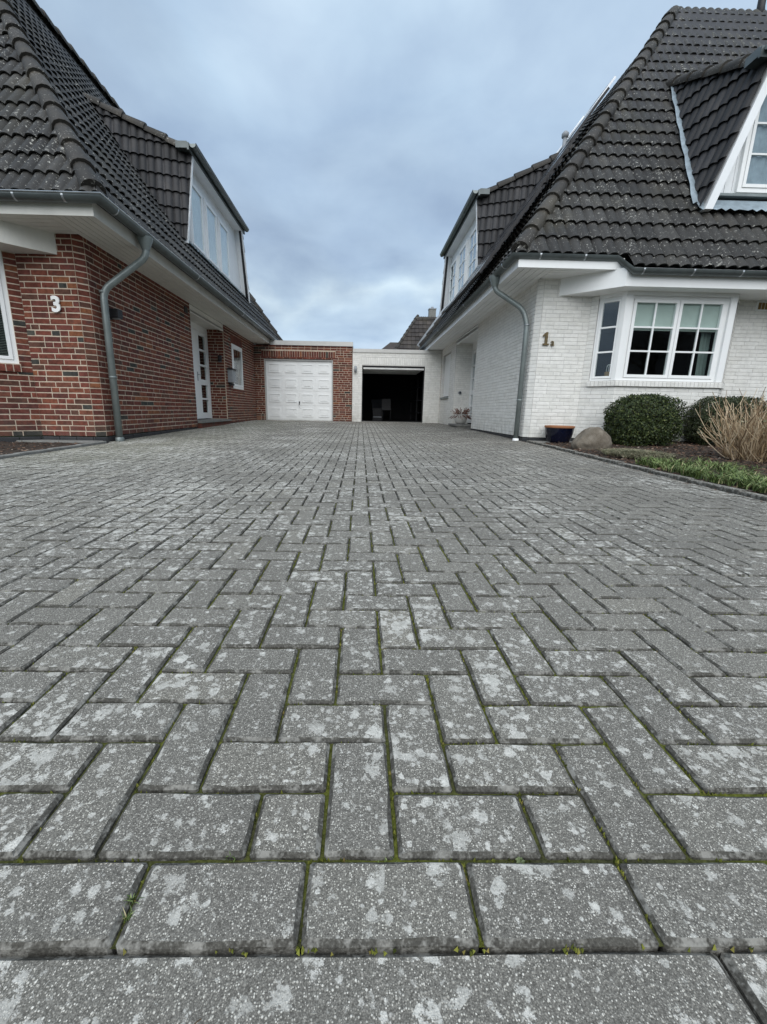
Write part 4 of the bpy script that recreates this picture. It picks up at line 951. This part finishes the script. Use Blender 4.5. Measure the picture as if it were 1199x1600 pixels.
# vent pipes
def ventpipe(parent, x, y, z, h, r=.055):
    v = MB(); v.tube([(x, y, z), (x, y, z+h)], r, 12); o = v.build('vent_pipe', RUBBER, parent); c = MB(); c.lathe([(r*.9, h-.02), (r*1.7, h), (r*1.8, h+.07), (r*.8, h+.12), (0, h+.125)], (x, y, z), 14); c.build('pipe_hood', RUBBER, o)
ventpipe(RR, 4.75, 11.6, 6.5, .48, .045)
va = MB(); va.tube([(8.6, 11.25, 9.0), (8.6, 11.25, 9.3), (8.6, 11.25, 10.4)], [.11, .075, .06], 12); va.build('roof_vent', BLACKM, RR)
# bay windows
rr_ = MB(); rr_.box(3.4, 7.6, 10.2, 10.25, 0, 2.6); rr_.box(3.3, 3.4, 7.5, 10.2, 0, 2.6); rr_.box(7.6, 7.7, 7.5, 10.2, 0, 2.6); rr_.box(3.4, 7.6, 7.5, 10.2, .2, .25); rr_.box(3.1, 7.6, 7.45, 10.2, 2.42, 2.5); rr_.build('living_room', m_plain('dim_room', (.05, .045, .04), .9), RR)
bz0, bz1 = 1.12, 2.36
win(RR, fr1, .115, BS-.03, bz0, bz1, d=.03, fw=.032, rows=3, cols=1, sashw=.036)
win(RR, fr2, 4.10, 5.62, bz0, bz1, d=.04, fw=.045, rows=3, cols=2, sashes=2, sashw=.05, blind=.37)
win(RR, fr3, .03, BS-.115, bz0, bz1, d=.03, fw=.032, rows=3, cols=1, sashw=.036)
po_ = MB()
po_.prism([(3.965, RY-.315, bz0), (4.00, RY-.365, bz0), (4.10, RY-.365, bz0), (4.10, RY-.27, bz0), (4.02, RY-.25, bz0)], (0, 0, bz1-bz0)); po_.prism([(5.62, RY-.365, bz0), (5.715, RY-.365, bz0), (5.75, RY-.315, bz0), (5.70, RY-.25, bz0), (5.62, RY-.27, bz0)], (0, 0, bz1-bz0))
po_.prism([(3.73, RY-.06, bz1), (4.0, RY-.37, bz1), (5.72, RY-.37, bz1), (5.99, RY-.06, bz1), (5.99, RY-.0, bz1), (3.73, RY-.0, bz1)], (0, 0, .055)); po_.build('bay_post', WHITE, RR)
cu_ = MB(); V = []
for i in range(13): V += [(lerp(5.43, 5.6, i/12), 7.04+.015*math.sin(i*1.7), 1.05), (lerp(5.40, 5.57, i/12), 7.04+.015*math.sin(i*1.7), 2.0)]
cu_.add(V, [(2*i, 2*i+2, 2*i+3, 2*i+1) for i in range(12)], True); cu_.build('curtain', m_plain('grey_curtain', (.16, .2, .19), .8), RR)
bs_ = MB(); bs_.box(3.7, 6.0, RY-.02, RY+.3, 1.06, 1.10); bs_.prism([(3.85, RY-.06, 1.06), (4.05, RY-.26, 1.06), (5.66, RY-.26, 1.06), (5.86, RY-.06, 1.06)], (0, 0, .04)); bs_.build('inner_sill', WHITE, RR)
# roller shutter window
sh = MB()
for i in range(27): sh.box(-15.07, -13.83, .07, .088, 1.09+i*.049, 1.09+i*.049+.045, FRs)
sh.build('roller_shutter', WHITE, RR)
t = MB(); t.box(-15.08, -13.82, .1, .14, 1.06, 2.43, FRs); t.build('shutter_frame', DARK, RR)
t = MB(); t.box(-15.12, -13.78, -.04, .09, 1.0, 1.058, FRs); t.build('window_sill', ZINC, RR)
door(RR, Frame((3.3, 0, 0), (0, -1, 0), (1, 0, 0)), -13.0, -12.15, .26, 2.34, -12.93, -12.70, 1, -12.3)
step(RR, 2.70, 3.3, 12.0, 13.095, .235, .06, CONC)
# vent grille by the eaves
vg = MB(); vg.box(6.33, 6.52, -.02, 0, 2.26, 2.40, FRf); o = vg.build('vent_grille', WHITE, RR)
for i in range(3): t = MB(); t.box(6.352+i*.056, 6.398+i*.056, -.024, -.02, 2.28, 2.38, FRf); t.build('grille_slot', BRASS, o)
# downpipe
dp = MB(); dp.tube(arc_pts([(GRX, 7.6, 2.76), (GRX, 7.6, 2.58), (2.64, 7.4, 2.25), (2.715, 7.36, 2.02), (2.715, 7.36, .1)], .12), .042, 14); dpo = dp.build('downpipe', ZINC, RR)
dh = MB(); dh.lathe([(.1, 0), (.09, -.05), (.055, -.14), (.047, -.17)], (GRX, 7.6, 2.79), 18); dh.build('outlet_funnel', ZINC, dpo)
for z, mt in ((2.0, ALU), (.80, ZINC)): c = MB(); c.tube([(2.715, 7.36, z-.012), (2.715, 7.36, z+.012)], .047, 14); c.build('pipe_collar', mt, dpo)
sh = MB(); sh.lathe([(.052, -.03), (.052, .04), (.044, .05)], (2.715, 7.36, .105), 16); sh.build('pipe_shoe', WHITE, dpo)

# ================================================================== GARAGES
FG = Frame((0, YG, 0), (1, 0, 0), (0, 1, 0))
GL = House('brick_garage', (-2.1, 15.4, .16), 'red', 'red brick garage with closed white panelled door beside the brick house', 'garage')
GL.walls(FG, -3.70, -.315, .17, 2.70, holes=((-3.37, -.985, 0, 2.27),), soldiers=((-3.45, -.90, 2.30, 2.53, .083),)); GL.finish(250)
t = MB(); t.box(-3.9, -.315, YG+.26, 22, .0, 2.68); t.build('garage_body', FARWALL, GL.root)
t = MB(); t.box(-3.14, -.30, YG-.04, YG+.3, 2.705, 2.85); t.box(-3.14, -.30, YG+.3, 22, 2.69, 2.80); t.build('parapet_cap', PARAP, GL.root)
gd = MB(); gd.box(-3.37, -.985, .10, .13, .17, 2.27, FG); gdo = gd.build('garage_door', WHITE, GL.root)
t = MB(); t.box(-3.37, -3.33, .03, .10, .17, 2.25, FG); t.box(-1.025, -.985, .03, .10, .17, 2.25, FG); t.box(-3.33, -1.025, .03, .10, 2.21, 2.25, FG); t.build('door_frame', m_plain('grey_frame', (.45, .45, .44), .5), GL.root)
for c in range(4):
    a = -3.33+c*.57625; b = a+.57625
    for r in range(4):
        z0 = .2+r*.5; z1 = z0+.5; p = MB(); p.box(a+.005, b-.005, .088, .10, z0+.004, z1-.004, FG)
        # raised rim then field
        ia, ib, iz0, iz1 = a+.1, b-.1, z0+.11, z1-.11
        p.box(ia, ib, .068, .088, iz0, iz0+.02, FG); p.box(ia, ib, .068, .088, iz1-.02, iz1, FG); p.box(ia, ia+.02, .068, .088, iz0+.02, iz1-.02, FG); p.box(ib-.02, ib, .068, .088, iz0+.02, iz1-.02, FG); p.box(ia+.055, ib-.055, .070, .088, iz0+.055, iz1-.055, FG)
        p.build('door_panel', WHITE, gdo)
p = MB(); p.box(-2.196, -2.16, .04, .088, .78, .84, FG); p.tube([FG(-2.178, .05, .81), FG(-2.178, .02, .81), FG(-2.178, .02, .72)], .012, 8); p.build('door_handle', BLACKM, gdo)
GR = House('painted_garage', (1.2, 15.4, .16), 'white', 'white painted brick garage standing open and dark inside', 'garage')
GR.walls(FG, -.305, RX-.01, .17, 2.52, holes=((.03, 2.22, 0, 2.10),), soldiers=((-.06, 2.31, 2.13, 2.37, .0625),)); GR.finish(250)
t = MB(); t.box(-.298, 2.9, YG-.03, YG+.3, 2.525, 2.64); t.build('parapet_cap', PARAP, GR.root)
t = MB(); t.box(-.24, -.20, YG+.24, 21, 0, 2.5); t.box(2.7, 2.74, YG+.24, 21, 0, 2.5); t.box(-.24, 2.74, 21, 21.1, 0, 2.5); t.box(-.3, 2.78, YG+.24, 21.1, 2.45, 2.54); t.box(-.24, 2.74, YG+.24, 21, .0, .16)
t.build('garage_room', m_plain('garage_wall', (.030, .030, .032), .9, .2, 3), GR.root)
t = MB(); t.box(.03, 2.22, .02, .24, .12, .195, FG); t.build('threshold', CONC, GR.root)
t = MB(); t.box(.03, .06, .04, .2, .2, 2.1, FG); t.box(2.19, 2.22, .04, .2, .2, 2.1, FG); t.box(.06, 2.19, .04, .2, 2.06, 2.1, FG); t.build('door_frame', BLACKM, GR.root)
t = MB(); t.box(.07, 2.18, -.05, .06, 1.975, 2.03, FG); t.box(.07, 2.18, .06, 2.1, 2.0, 2.03, FG)
for i in range(4): t.box(.09, 2.16, .25+i*.5, .3+i*.5, 1.97, 2.0, FG)
t.build('raised_door', m_plain('door_leaf', (.6, .6, .58), .5), GR.root)
# things inside the open garage
def boxthing(name, lab, cat, parts, loc):
    r = empty(name, loc)
    for nm, mb, mt in parts: mb.build(nm, mt, r)
    tag(r, lab, cat); return r
b = MB(); b.prism([(.55, 18.6, .17), (1.05, 18.6, .17), (1.02, 18.9, 1.05), (.45, 18.9, 1.05)], (0, .03, 0)); tag(b.build('wooden_board', WOODM), 'pale board leaning at the back of the open garage', 'board')
a = MB(); a.box(.5, .88, 17.6, 17.95, .17, .62); a.box(.48, .90, 17.58, 17.97, .62, .66); c = MB(); c.box(.52, .86, 17.57, 17.6, .3, .34)
boxthing('storage_box', 'dark storage box with lid on the left of the garage floor', 'box', (('body', a, BLACKM), ('grip', c, RUBBER)), (.7, 17.8, .17))
sh_ = empty('storage_shelf', (2.45, 18.5, .17))
for z in (.5, 1.0, 1.5): q = MB(); q.box(2.25, 2.65, 17.5, 19.5, z, z+.03); q.build('shelf', WOODM, sh_)
for y in (17.5, 19.46):
    for x in (2.26, 2.6): q = MB(); q.box(x, x+.04, y, y+.04, .16, 1.9); q.build('post', BLACKM, sh_)
tag(sh_, 'dim metal shelf along the right wall of the open garage', 'shelf')
ch = empty('garden_chair', (1.0, 17.3, .16)); q = MB(); q.prism([(.86, 17.15, .6), (1.22, 17.15, .6), (1.22, 17.5, .58), (.86, 17.5, .58)], (0, 0, .03)); q.build('seat', BLACKM, ch)
q = MB(); q.prism([(.86, 17.5, .6), (1.22, 17.5, .6), (1.22, 17.62, 1.05), (.86, 17.62, 1.05)], (0, .03, 0)); q.build('backrest', BLACKM, ch)
for x, y in ((.88, 17.17), (1.2, 17.17), (.88, 17.48), (1.2, 17.48)): q = MB(); q.tube([(x, y, .16), (x, y, .6)], .014, 6); q.build('leg', BLACKM, ch)
tag(ch, 'black folding chair standing in the dark open garage', 'chair')

# ================================================================== things on the walls
def text_mesh(body, size, ext, mat, name, parent=None, off=.0):
    cu2 = bpy.data.curves.new(name, 'FONT'); cu2.body = body; cu2.size = size; cu2.extrude = ext; cu2.offset = off; cu2.resolution_u = 6
    ob = bpy.data.objects.new(name, cu2); COL.objects.link(ob); bpy.context.view_layer.update()
    me = bpy.data.meshes.new_from_object(ob.evaluated_get(bpy.context.evaluated_depsgraph_get())); bpy.data.objects.remove(ob); me.materials.clear(); me.materials.append(mat)
    return link(name, me, parent)
n3 = text_mesh('3', .265, .008, m_plain('number_white', (.85, .85, .83), .4), 'house_number', off=.0095); n3.rotation_euler = (PI/2, 0, 0); n3.location = (-4.155, LY-.03, 1.795); tag(n3, 'large white numeral 3 fixed to the red brick wall', 'house number')
n1 = empty('house_number', (2.93, RY-.02, 1.66)); BR2 = m_plain('aged_brass', (.13, .095, .045), .45, .3, 30, 0, .5, 0, .4)
dg = MB(); X0, Z0 = 2.93, 1.665; dg.prism([(X0+dx, RY-.03, Z0+dz) for dx, dz in ((.005, 0), (.105, 0), (.105, .026), (.078, .026), (.078, .20), (.048, .20), (.0, .155), (.0, .125), (.036, .148), (.036, .026), (.005, .026))], (0, .016, 0)); dg.build('digit', BR2, n1)
b = text_mesh('a', .15, .008, BR2, 'letter', n1, .001); b.rotation_euler = (PI/2, 0, 0); b.location = (.135, 0, .002)
tag(n1, 'brass number 1a on the white brick wall left of the bay', 'house number')
wlp = empty('wall_lamp', (-3.69, 6.6, 1.9)); q = MB(); q.box(6.62, 6.75, -.15, -.012, 1.83, 1.95, FLs); q.build('lamp_body', BLACKM, wlp); q = MB(); q.box(6.65, 6.72, -.012, .0, 1.81, 1.97, FLs); q.build('wall_plate', BLACKM, wlp); q = MB(); q.box(6.65, 6.72, -.13, -.04, 1.82, 1.83, FLs); q.build('lens', RUBBER, wlp)
tag(wlp, 'square black wall lamp behind the left downpipe on brick', 'wall lamp')
l2 = empty('wall_lamp', (-3.82, 11.98, 1.95)); q = MB(); q.tube([(-3.80, 11.99, 1.86), (-3.80, 11.93, 1.86)], .03, 10); q.build('bracket', BLACKM, l2); q = MB(); q.tube([(-3.80, 11.9, 1.78), (-3.80, 11.9, 1.94)], .05, 14); q.build('lamp_body', BLACKM, l2); q = MB(); q.tube([(-3.80, 11.9, 1.77), (-3.80, 11.9, 1.78)], .045, 12); q.build('lens', RUBBER, l2)
tag(l2, 'small round black lamp beside the door of the brick house', 'wall lamp')
l3 = empty('wall_lamp', (-.2, 15.28, 1.95)); q = MB(); q.tube([(-.2, 15.22, 1.86), (-.2, 15.22, 2.06)], .045, 12); q.build('lamp_body', RUBBER, l3); q = MB(); q.box(-.235, -.165, 15.26, 15.3, 1.9, 2.02); q.build('wall_plate', RUBBER, l3)
tag(l3, 'grey cylinder lamp left of the open garage door', 'wall lamp')
mbx = empty('mailbox', (-3.69, 12.3, 1.3)); q = MB(); q.box(12.16, 12.46, -.14, -.012, 1.27, 1.60, FLs); q.build('box_body', RUBBER, mbx); q = MB(); q.box(12.14, 12.48, -.16, -.005, 1.60, 1.64, FLs); q.build('lid', BLACKM, mbx); q = MB(); q.tube([FLs(12.18, -.07, 1.22), FLs(12.44, -.07, 1.22)], .035, 10); q.build('newspaper_roll', BLACKM, mbx)
tag(mbx, 'grey letter box on brick wall beside small window', 'mailbox')
kn = empty('door_bell', (3.0, 13.08, 1.1)); q = MB(); q.tube([(2.99, 13.1, 1.15), (2.99, 13.06, 1.15)], .05, 14); q.build('backplate', RUBBER, kn); q = MB(); q.tube([(2.99, 13.06, 1.15), (2.99, 13.04, 1.15)], .028, 12); q.build('button', BLACKM, kn)
tag(kn, 'round grey doorbell plate above the white flower pot', 'doorbell')
# paper bag in the bay window
pb = empty('paper_bag', (4.06, 7.12, 1.1)); q = MB(); q.prism([(3.99, 7.1, 1.1), (4.13, 7.05, 1.1), (4.155, 7.13, 1.1), (4.01, 7.18, 1.1)], (0, 0, .17)); q.build('bag_body', PAPER, pb)
for dy in (0, .06):
    q = MB(); q.tube(arc_pts([(4.03, 7.1+dy, 1.27), (4.035, 7.1+dy, 1.385), (4.11, 7.08+dy, 1.385), (4.11, 7.08+dy, 1.27)], .04), .005, 6); q.build('handle', WHITE, pb)
tag(pb, 'brown paper bag with handles on the bay window sill', 'paper bag')

# ================================================================== pots, boulder
def gz(x, y): return ground(max(-3.6, min(2.8, x)), y)
bp = empty('plant_pot', (3.26, 6.93, .115)); q = MB(); q.lathe([(.0, 0), (.15, 0), (.165, .012), (.19, .08), (.213, .17), (.222, .235), (.226, .262)], (3.26, 6.93, .105), 36); q.build('bowl', GLAZE, bp)
q = MB(); q.lathe([(.226, .258), (.232, .275), (.226, .29), (.205, .288), (.2, .26), (.19, .16)], (3.26, 6.93, .105), 36); q.build('rim', TERRA, bp)
q = MB(); q.lathe([(0, .17), (.193, .165)], (3.26, 6.93, .105), 24); q.build('potting_soil', SOIL, bp)
tag(bp, 'low dark blue glazed pot with bare terracotta rim beside the boulder', 'plant pot')
bm = bmesh.new(); bmesh.ops.create_icosphere(bm, subdivisions=5, radius=1)
for v in bm.verts:
    p = v.co.copy(); k = 1+.16*noise.noise(p*1.1+Vector((3, 1, 4)))+.05*noise.noise(p*3)+.012*noise.noise(p*9)
    p *= k+.05*noise.noise(p*2.2+Vector((9, 2, 1))); p.x *= .265; p.y *= .22; p.z = p.z*.225
    if p.z > 0: p.x *= 1-.25*(p.z/.22)
    v.co = p+Vector((3.31, 5.99, .185))
for f in bm.faces: f.smooth = True
me = bpy.data.meshes.new('boulder'); bm.to_mesh(me); bm.free(); me.materials.append(ROCK); tag(link('boulder', me), 'smooth rounded brown boulder between blue pot and clipped bush', 'boulder')
wp = empty('flower_pot', (2.95, 12.55, .24)); q = MB(); q.lathe([(0, 0), (.1, 0), (.15, .05), (.185, .13), (.185, .2), (.16, .27), (.165, .285), (.15, .28), (.14, .24), (0, .24)], (2.93, 12.5, .237), 28); q.build('pot', m_plain('white_ceramic', (.5, .49, .46), .6, .1, 8), wp)
q = MB(); rr2 = random.Random(4)
for _ in range(170):
    a = rr2.uniform(0, 2*PI); l = rr2.uniform(.08, .26); el = rr2.uniform(-.3, 1.3); b_ = Vector((2.93+.1*math.cos(a), 12.5+.1*math.sin(a), .48)); t_ = b_+Vector((math.cos(a)*math.cos(el), math.sin(a)*math.cos(el), math.sin(el)))*l+Vector((0, 0, -.05 if el < .2 else 0))
    q.tube([b_, b_.lerp(t_, .5)+Vector((0, 0, .03)), t_], [.003, .004, .008], 4)
q.build('dry_plant', m_leaf('dead_heather', [(0, (.09, .035, .02)), (1, (.22, .1, .07))]), wp); tag(wp, 'round white pot of dead brown plant on doorstep', 'flower pot')

# ================================================================== planting
def leafball(name, c, rad, n, ls, mat, rn, seed=0, label=None, parent=None):
    mb = MB(); c = Vector(c)
    for _ in range(n):
        d = Vector((rn.gauss(0, 1), rn.gauss(0, 1), rn.gauss(0, 1))).normalized()
        if d.z < -.75: continue
        sq = 1/(abs(d.x)**3.2+abs(d.y)**3.2+abs(d.z)**3.2)**(1/3.2)
        lump = 1+.10*noise.noise(d*2.3+Vector((seed, 0, 0)))+.10*noise.noise(d*7+Vector((seed, 5, 0)))+.07*noise.noise(d*15)
        k = rn.random(); rr3 = (1-.22*k*k)+rn.gauss(0, .012)
        if rn.random() < .05: rr3 += rn.uniform(0, .085)
        p = c+Vector((d.x*rad[0], d.y*rad[1], d.z*rad[2]))*(sq*lump*rr3)
        a = (d+Vector((rn.gauss(0, .6), rn.gauss(0, .6), rn.gauss(0, .6)+.3))).normalized(); s_ = a.orthogonal().normalized(); s_ = (s_*math.cos(rn.uniform(0, 6.28))+a.cross(s_)*math.sin(rn.uniform(0, 6.28))).normalized(); l = ls*rn.uniform(.6, 1.3); u = a.cross(s_)
        tip = (s_+a*.35)*l
        mb.add([p, p+tip*.5+u*l*.36, p+tip, p+tip*.5-u*l*.36], [(0, 1, 2, 3)])
    return mb.build(name, mat, parent)
rl = random.Random(11)
b1 = empty('box_bush', (4.24, 6.3, .1)); leafball('foliage', (4.20, 6.32, .49), (.435, .40, .375), 30000, .026, BOX, rl, 1, parent=b1)
q = MB(); bmc = bmesh.new(); bmesh.ops.create_icosphere(bmc, subdivisions=3, radius=1)
q.add([(4.20+v.co.x*.35, 6.32+v.co.y*.33, .49+v.co.z*.3) for v in bmc.verts], [tuple(v.index for v in f.verts) for f in bmc.faces]); q.build('inner_twigs', TWIG, b1)
for k in range(9): q = MB(); a = k*.7; q.tube([(4.24+.05*math.cos(a), 6.32+.05*math.sin(a), .08), (4.24+.22*math.cos(a), 6.32+.2*math.sin(a), .4)], [.012, .006], 6); q.build('stem', TWIG, b1)
tag(b1, 'clipped rounded green box bush in front of bay window', 'bush')
b2 = empty('box_bush', (5.5, 6.45, .1)); leafball('foliage', (5.60, 6.46, .50), (.52, .40, .37), 24000, .024, BOXD, rl, 7, parent=b2)
q = MB(); q.add([(5.60+v.co.x*.42, 6.42+v.co.y*.34, .50+v.co.z*.3) for v in bmc.verts], [tuple(v.index for v in f.verts) for f in bmc.faces]); q.build('inner_twigs', TWIG, b2)
tag(b2, 'dark clipped bush half hidden behind the bare dry shrub', 'bush')
# bare shrub of pale stems
shb = empty('bare_shrub', (4.38, 4.6, .1)); rs_ = random.Random(15); q = MB(); hdq = MB()
for k in range(290):
    a = rs_.uniform(0, 2*PI); r0 = .30*math.sqrt(rs_.random()); x, y = 4.5+r0*math.cos(a)*1.2, 4.62+r0*math.sin(a)*.8; sp = r0/.30; L = rs_.uniform(.38, .84); el = lerp(1.5, .5, sp*rs_.uniform(.4, 1)); aa = a+rs_.gauss(0, .6)
    d = Vector((math.cos(aa)*math.cos(el), math.sin(aa)*math.cos(el), math.sin(el))); p = Vector((x, y, gz(x, y)+.06)); pts = [p]
    for i in range(5):
        d = (d+Vector((rs_.gauss(0, .22), rs_.gauss(0, .22), .09))).normalized(); p = p+d*L/5; pts.append(p.copy())
    r1_ = rs_.uniform(.0035, .0065); q.tube(pts, [r1_, r1_, r1_*.9, r1_*.8, r1_*.65, r1_*.5], 5, cap=False)
    for b_i in range(rs_.choice((0, 1, 2, 3))):
        s0 = pts[rs_.randint(2, 4)]; dd = (d+Vector((rs_.gauss(0, .5), rs_.gauss(0, .5), rs_.uniform(0, .4)))).normalized(); q.tube([s0, s0+dd*.09, s0+dd*.17+Vector((0, 0, .02))], [.003, .0024, .0016], 4, cap=False)
    if rs_.random() < .14:
        for h in range(8):
            e_ = pts[-1]+Vector((rs_.gauss(0, .012), rs_.gauss(0, .012), rs_.gauss(.01, .012))); t_ = Vector((rs_.gauss(0, 1), rs_.gauss(0, 1), rs_.gauss(0, 1))).normalized()*.011; u_ = t_.orthogonal().normalized()*.008; hdq.add([e_-t_, e_+u_, e_+t_, e_-u_], [(0, 1, 2, 3)])
q.build('stem', STEM, shb); hdq.build('dead_flower', HEATH, shb, kind='stuff'); tag(shb, 'leafless shrub of pale dry stems at the right edge', 'shrub')
# ground covers
rg = random.Random(19); q = MB()
for k in range(560):
    t = rg.random(); y = lerp(4.5, 2.5, t); x = 2.94+rg.random()**1.3*(.62+.16*math.sin(t*9)+.25*max(0, 1-abs(t-.15)*3))
    if noise.noise(Vector((x*5, y*5, 2))) < -.2: continue
    blades(q, x, y, gz(x, y)+.02, 9, .11*(1+.5*noise.noise(Vector((x*5, y*5, 8)))), .03, .0042, rg, 1.0, 3)
q.build('bulb_foliage', BLADE, kind='stuff')
q = MB()
for k in range(420):
    a = rg.uniform(0, 2*PI); r_ = math.sqrt(rg.random()); x = 3.40+.36*r_*math.cos(a); y = 5.1+.42*r_*math.sin(a)
    blades(q, x, y, gz(x, y)+.035, 8, .13*(1.15-r_*.5), .02, .0026, rg, 1.5, 2)
tag(q.build('low_plant', HEATH), 'low greyish dry cushion plant at kerb below the box bush', 'plant')
q = MB()
for k in range(14000):
    side = k % 7 != 0
    if side: y = rg.uniform(1.2, 6.8); x = rg.uniform(2.9, 6.8)
    else: y = rg.uniform(2.5, 5.9); x = rg.uniform(-6.5, -3.7)
    z = gz(x, y)+.012+(.05*ss(2.9, 4.2, x) if side else 0)+.02*noise.noise(Vector((x*6, y*6, 0)))+rg.uniform(0, .014); a = rg.uniform(0, 6.3); l = rg.uniform(.008, .026); w = l*rg.uniform(.25, .6)
    c_, s_ = math.cos(a), math.sin(a); q.add([(x-c_*l, y-s_*l, z+rg.gauss(0, .004)), (x+s_*w, y-c_*w, z+rg.gauss(0, .004)), (x+c_*l, y+s_*l, z+rg.gauss(0, .004)), (x-s_*w, y+c_*w, z+rg.gauss(0, .004))], [(0, 1, 2, 3)])
q.build('leaf_litter', LITTER, kind='stuff')
q = MB()
for k in range(1500):
    c_ = rg.choice((0, 0, 1, 2))
    if c_ == 0: x = 2.795-abs(rg.gauss(0, .035)); y = rg.uniform(.6, 15.2)
    elif c_ == 1: x = -3.60+abs(rg.gauss(0, .04)); y = rg.uniform(2.5, 15.2); x -= .08 if y > 6.3 else 0
    else: x = rg.uniform(-3.3, 2.6); y = 15.27-abs(rg.gauss(0, .03))
    if c_ < 2 and 9.8 < y < 13 and False: continue
    z = ground(x, y)+.001; a = rg.uniform(0, 6.3); l = rg.uniform(.003, .013); w = l*rg.uniform(.3, .8); ca, sa = math.cos(a), math.sin(a)
    q.add([(x-ca*l, y-sa*l, z+rg.uniform(0, .004)), (x+sa*w, y-ca*w, z+rg.uniform(0, .003)), (x+ca*l, y+sa*l, z+rg.uniform(0, .006)), (x-sa*w, y+ca*w, z+rg.uniform(0, .003))], [(0, 1, 2, 3)])
q.build('wall_foot_grit', LITTER, kind='stuff')

# ================================================================== neighbour roof beyond the garages
NB = empty('distant_house', (8, 36, 0)); q = MB(); q.box(3.2, 16, 32.6, 42, 0, 4.6); q.build('wall', FARWALL, NB)
Yb = 31.6; ze_ = 4.3; zr_ = 7.25; dd = 1.9; sl0 = (zr_-ze_)/dd
q = MB(); q.add([(2.1, Yb, ze_), (16, Yb, ze_), (16, Yb+dd, zr_), (4.0, Yb+dd, zr_), (2.1, Yb+9, ze_), (4.0, Yb+7, zr_), (16, Yb+7, zr_), (16, Yb+9, ze_)], [(0, 1, 2, 3), (0, 3, 5, 4), (3, 2, 6, 5), (4, 5, 6, 7)]); rn_ = q.build('roof', TILEF, NB)
TB = tile_mesh('far_roof_tile', .30, .40, TILEF, .02, .04, 3, 2); FB = Field('roof_tile', TILEF, rn_, 'roof_tile_rest', 40); nb_ = math.hypot(dd, zr_-ze_)
tile_slope(FB, TB, .30, .37, slope_matrix((0, Yb, ze_), (1, 0, 0), (0, dd, zr_-ze_)), [(2.1, 0), (9, 0), (9, nb_), (4.0, nb_)], 0, .02); FB.finish()
caps(NB, (2.1, Yb, ze_+.05), (4.0, Yb+dd, zr_+.05)); caps(NB, (4.0, Yb+dd, zr_+.05), (9, Yb+dd, zr_+.05), 'ridge_tile')
q = MB(); q.box(5.0, 5.5, Yb+2.0, Yb+2.5, 6.9, 8.0); ck = q.build('chimney', CONC, NB); q = MB(); q.box(4.97, 5.53, Yb+1.97, Yb+2.53, 8.0, 8.06); q.tube([(5.25, Yb+2.25, 8.06), (5.25, Yb+2.25, 8.2)], .1, 10); q.build('chimney_cap', RUBBER, ck)
q = MB(); q.add([(.2, Yb+1, 4.0), (3.6, Yb+1, 4.0), (3.6, Yb+2.6, 5.7), (2.2, Yb+2.6, 5.7), (.2, Yb+6, 4.0)], [(0, 1, 2, 3), (0, 3, 4)]); q.build('side_roof', TILEF, NB)
tag(NB, 'distant brown tiled roof with chimney rising behind the open garage', 'house')
# bare tree behind the photographer, mirrored in the bay window
tr = empty('bare_tree', (13.5, -6.5, -.1)); rt_ = random.Random(31); q = MB(); tw_ = MB()
def grow(p, d, L, r, lv):
    pts = [p]; n = 4
    for i in range(n):
        d = (d+Vector((rt_.gauss(0, .12), rt_.gauss(0, .12), rt_.gauss(.03, .08)))).normalized(); p = p+d*L/n; pts.append(p.copy())
    (q if lv > 2 else tw_).tube(pts, [lerp(r, r*.6, i/n) for i in range(n+1)], 6 if lv > 2 else 4, cap=False)
    if lv == 0: return
    for k in range(3 if lv > 1 else 4):
        a = rt_.uniform(0, 2*PI); o_ = d.orthogonal().normalized(); o_ = o_*math.cos(a)+d.cross(o_)*math.sin(a); t = rt_.uniform(.45, 1); s0 = pts[int(t*n)]
        grow(s0, (d*.75+o_*rt_.uniform(.5, .9)).normalized(), L*rt_.uniform(.6, .8), r*.55, lv-1)
grow(Vector((13.5, -6.5, -.1)), Vector((0, 0, 1)), 2.6, .19, 5)
q.build('trunk', TWIG, tr); tw_.build('crown', TWIG, tr); tag(tr, 'bare winter tree across the street mirrored in the bay window', 'tree')

ac = empty('added_street_house', (15, -18, -.1)); q = MB(); q.box(5, 39, -24, -15, -.1, 3.2); q.build('wall', FARWALL, ac)  # unseen house, added and widened to block sky reflections in the bay panes
q = MB(); q.add([(4.4, -14.4, 3.1), (39.6, -14.4, 3.1), (39.6, -24.6, 3.1), (4.4, -24.6, 3.1), (7.5, -19.5, 10.2), (36.5, -19.5, 10.2)], [(0, 1, 5, 4), (2, 3, 4, 5), (0, 4, 3), (1, 2, 5)]); q.build('roof', TILEF, ac)
for x in (8, 12, 17, 21):
    q = MB(); q.box(x, x+1.4, -15.0, -14.93, .8, 2.2); w_ = q.build('window', WHITE, ac); q = MB(); q.box(x+.1, x+1.3, -14.93, -14.92, .9, 2.1); q.build('pane', DARK, w_)
tag(ac, 'added brick house across the street, keeping sky out of the bay window reflection', 'house')
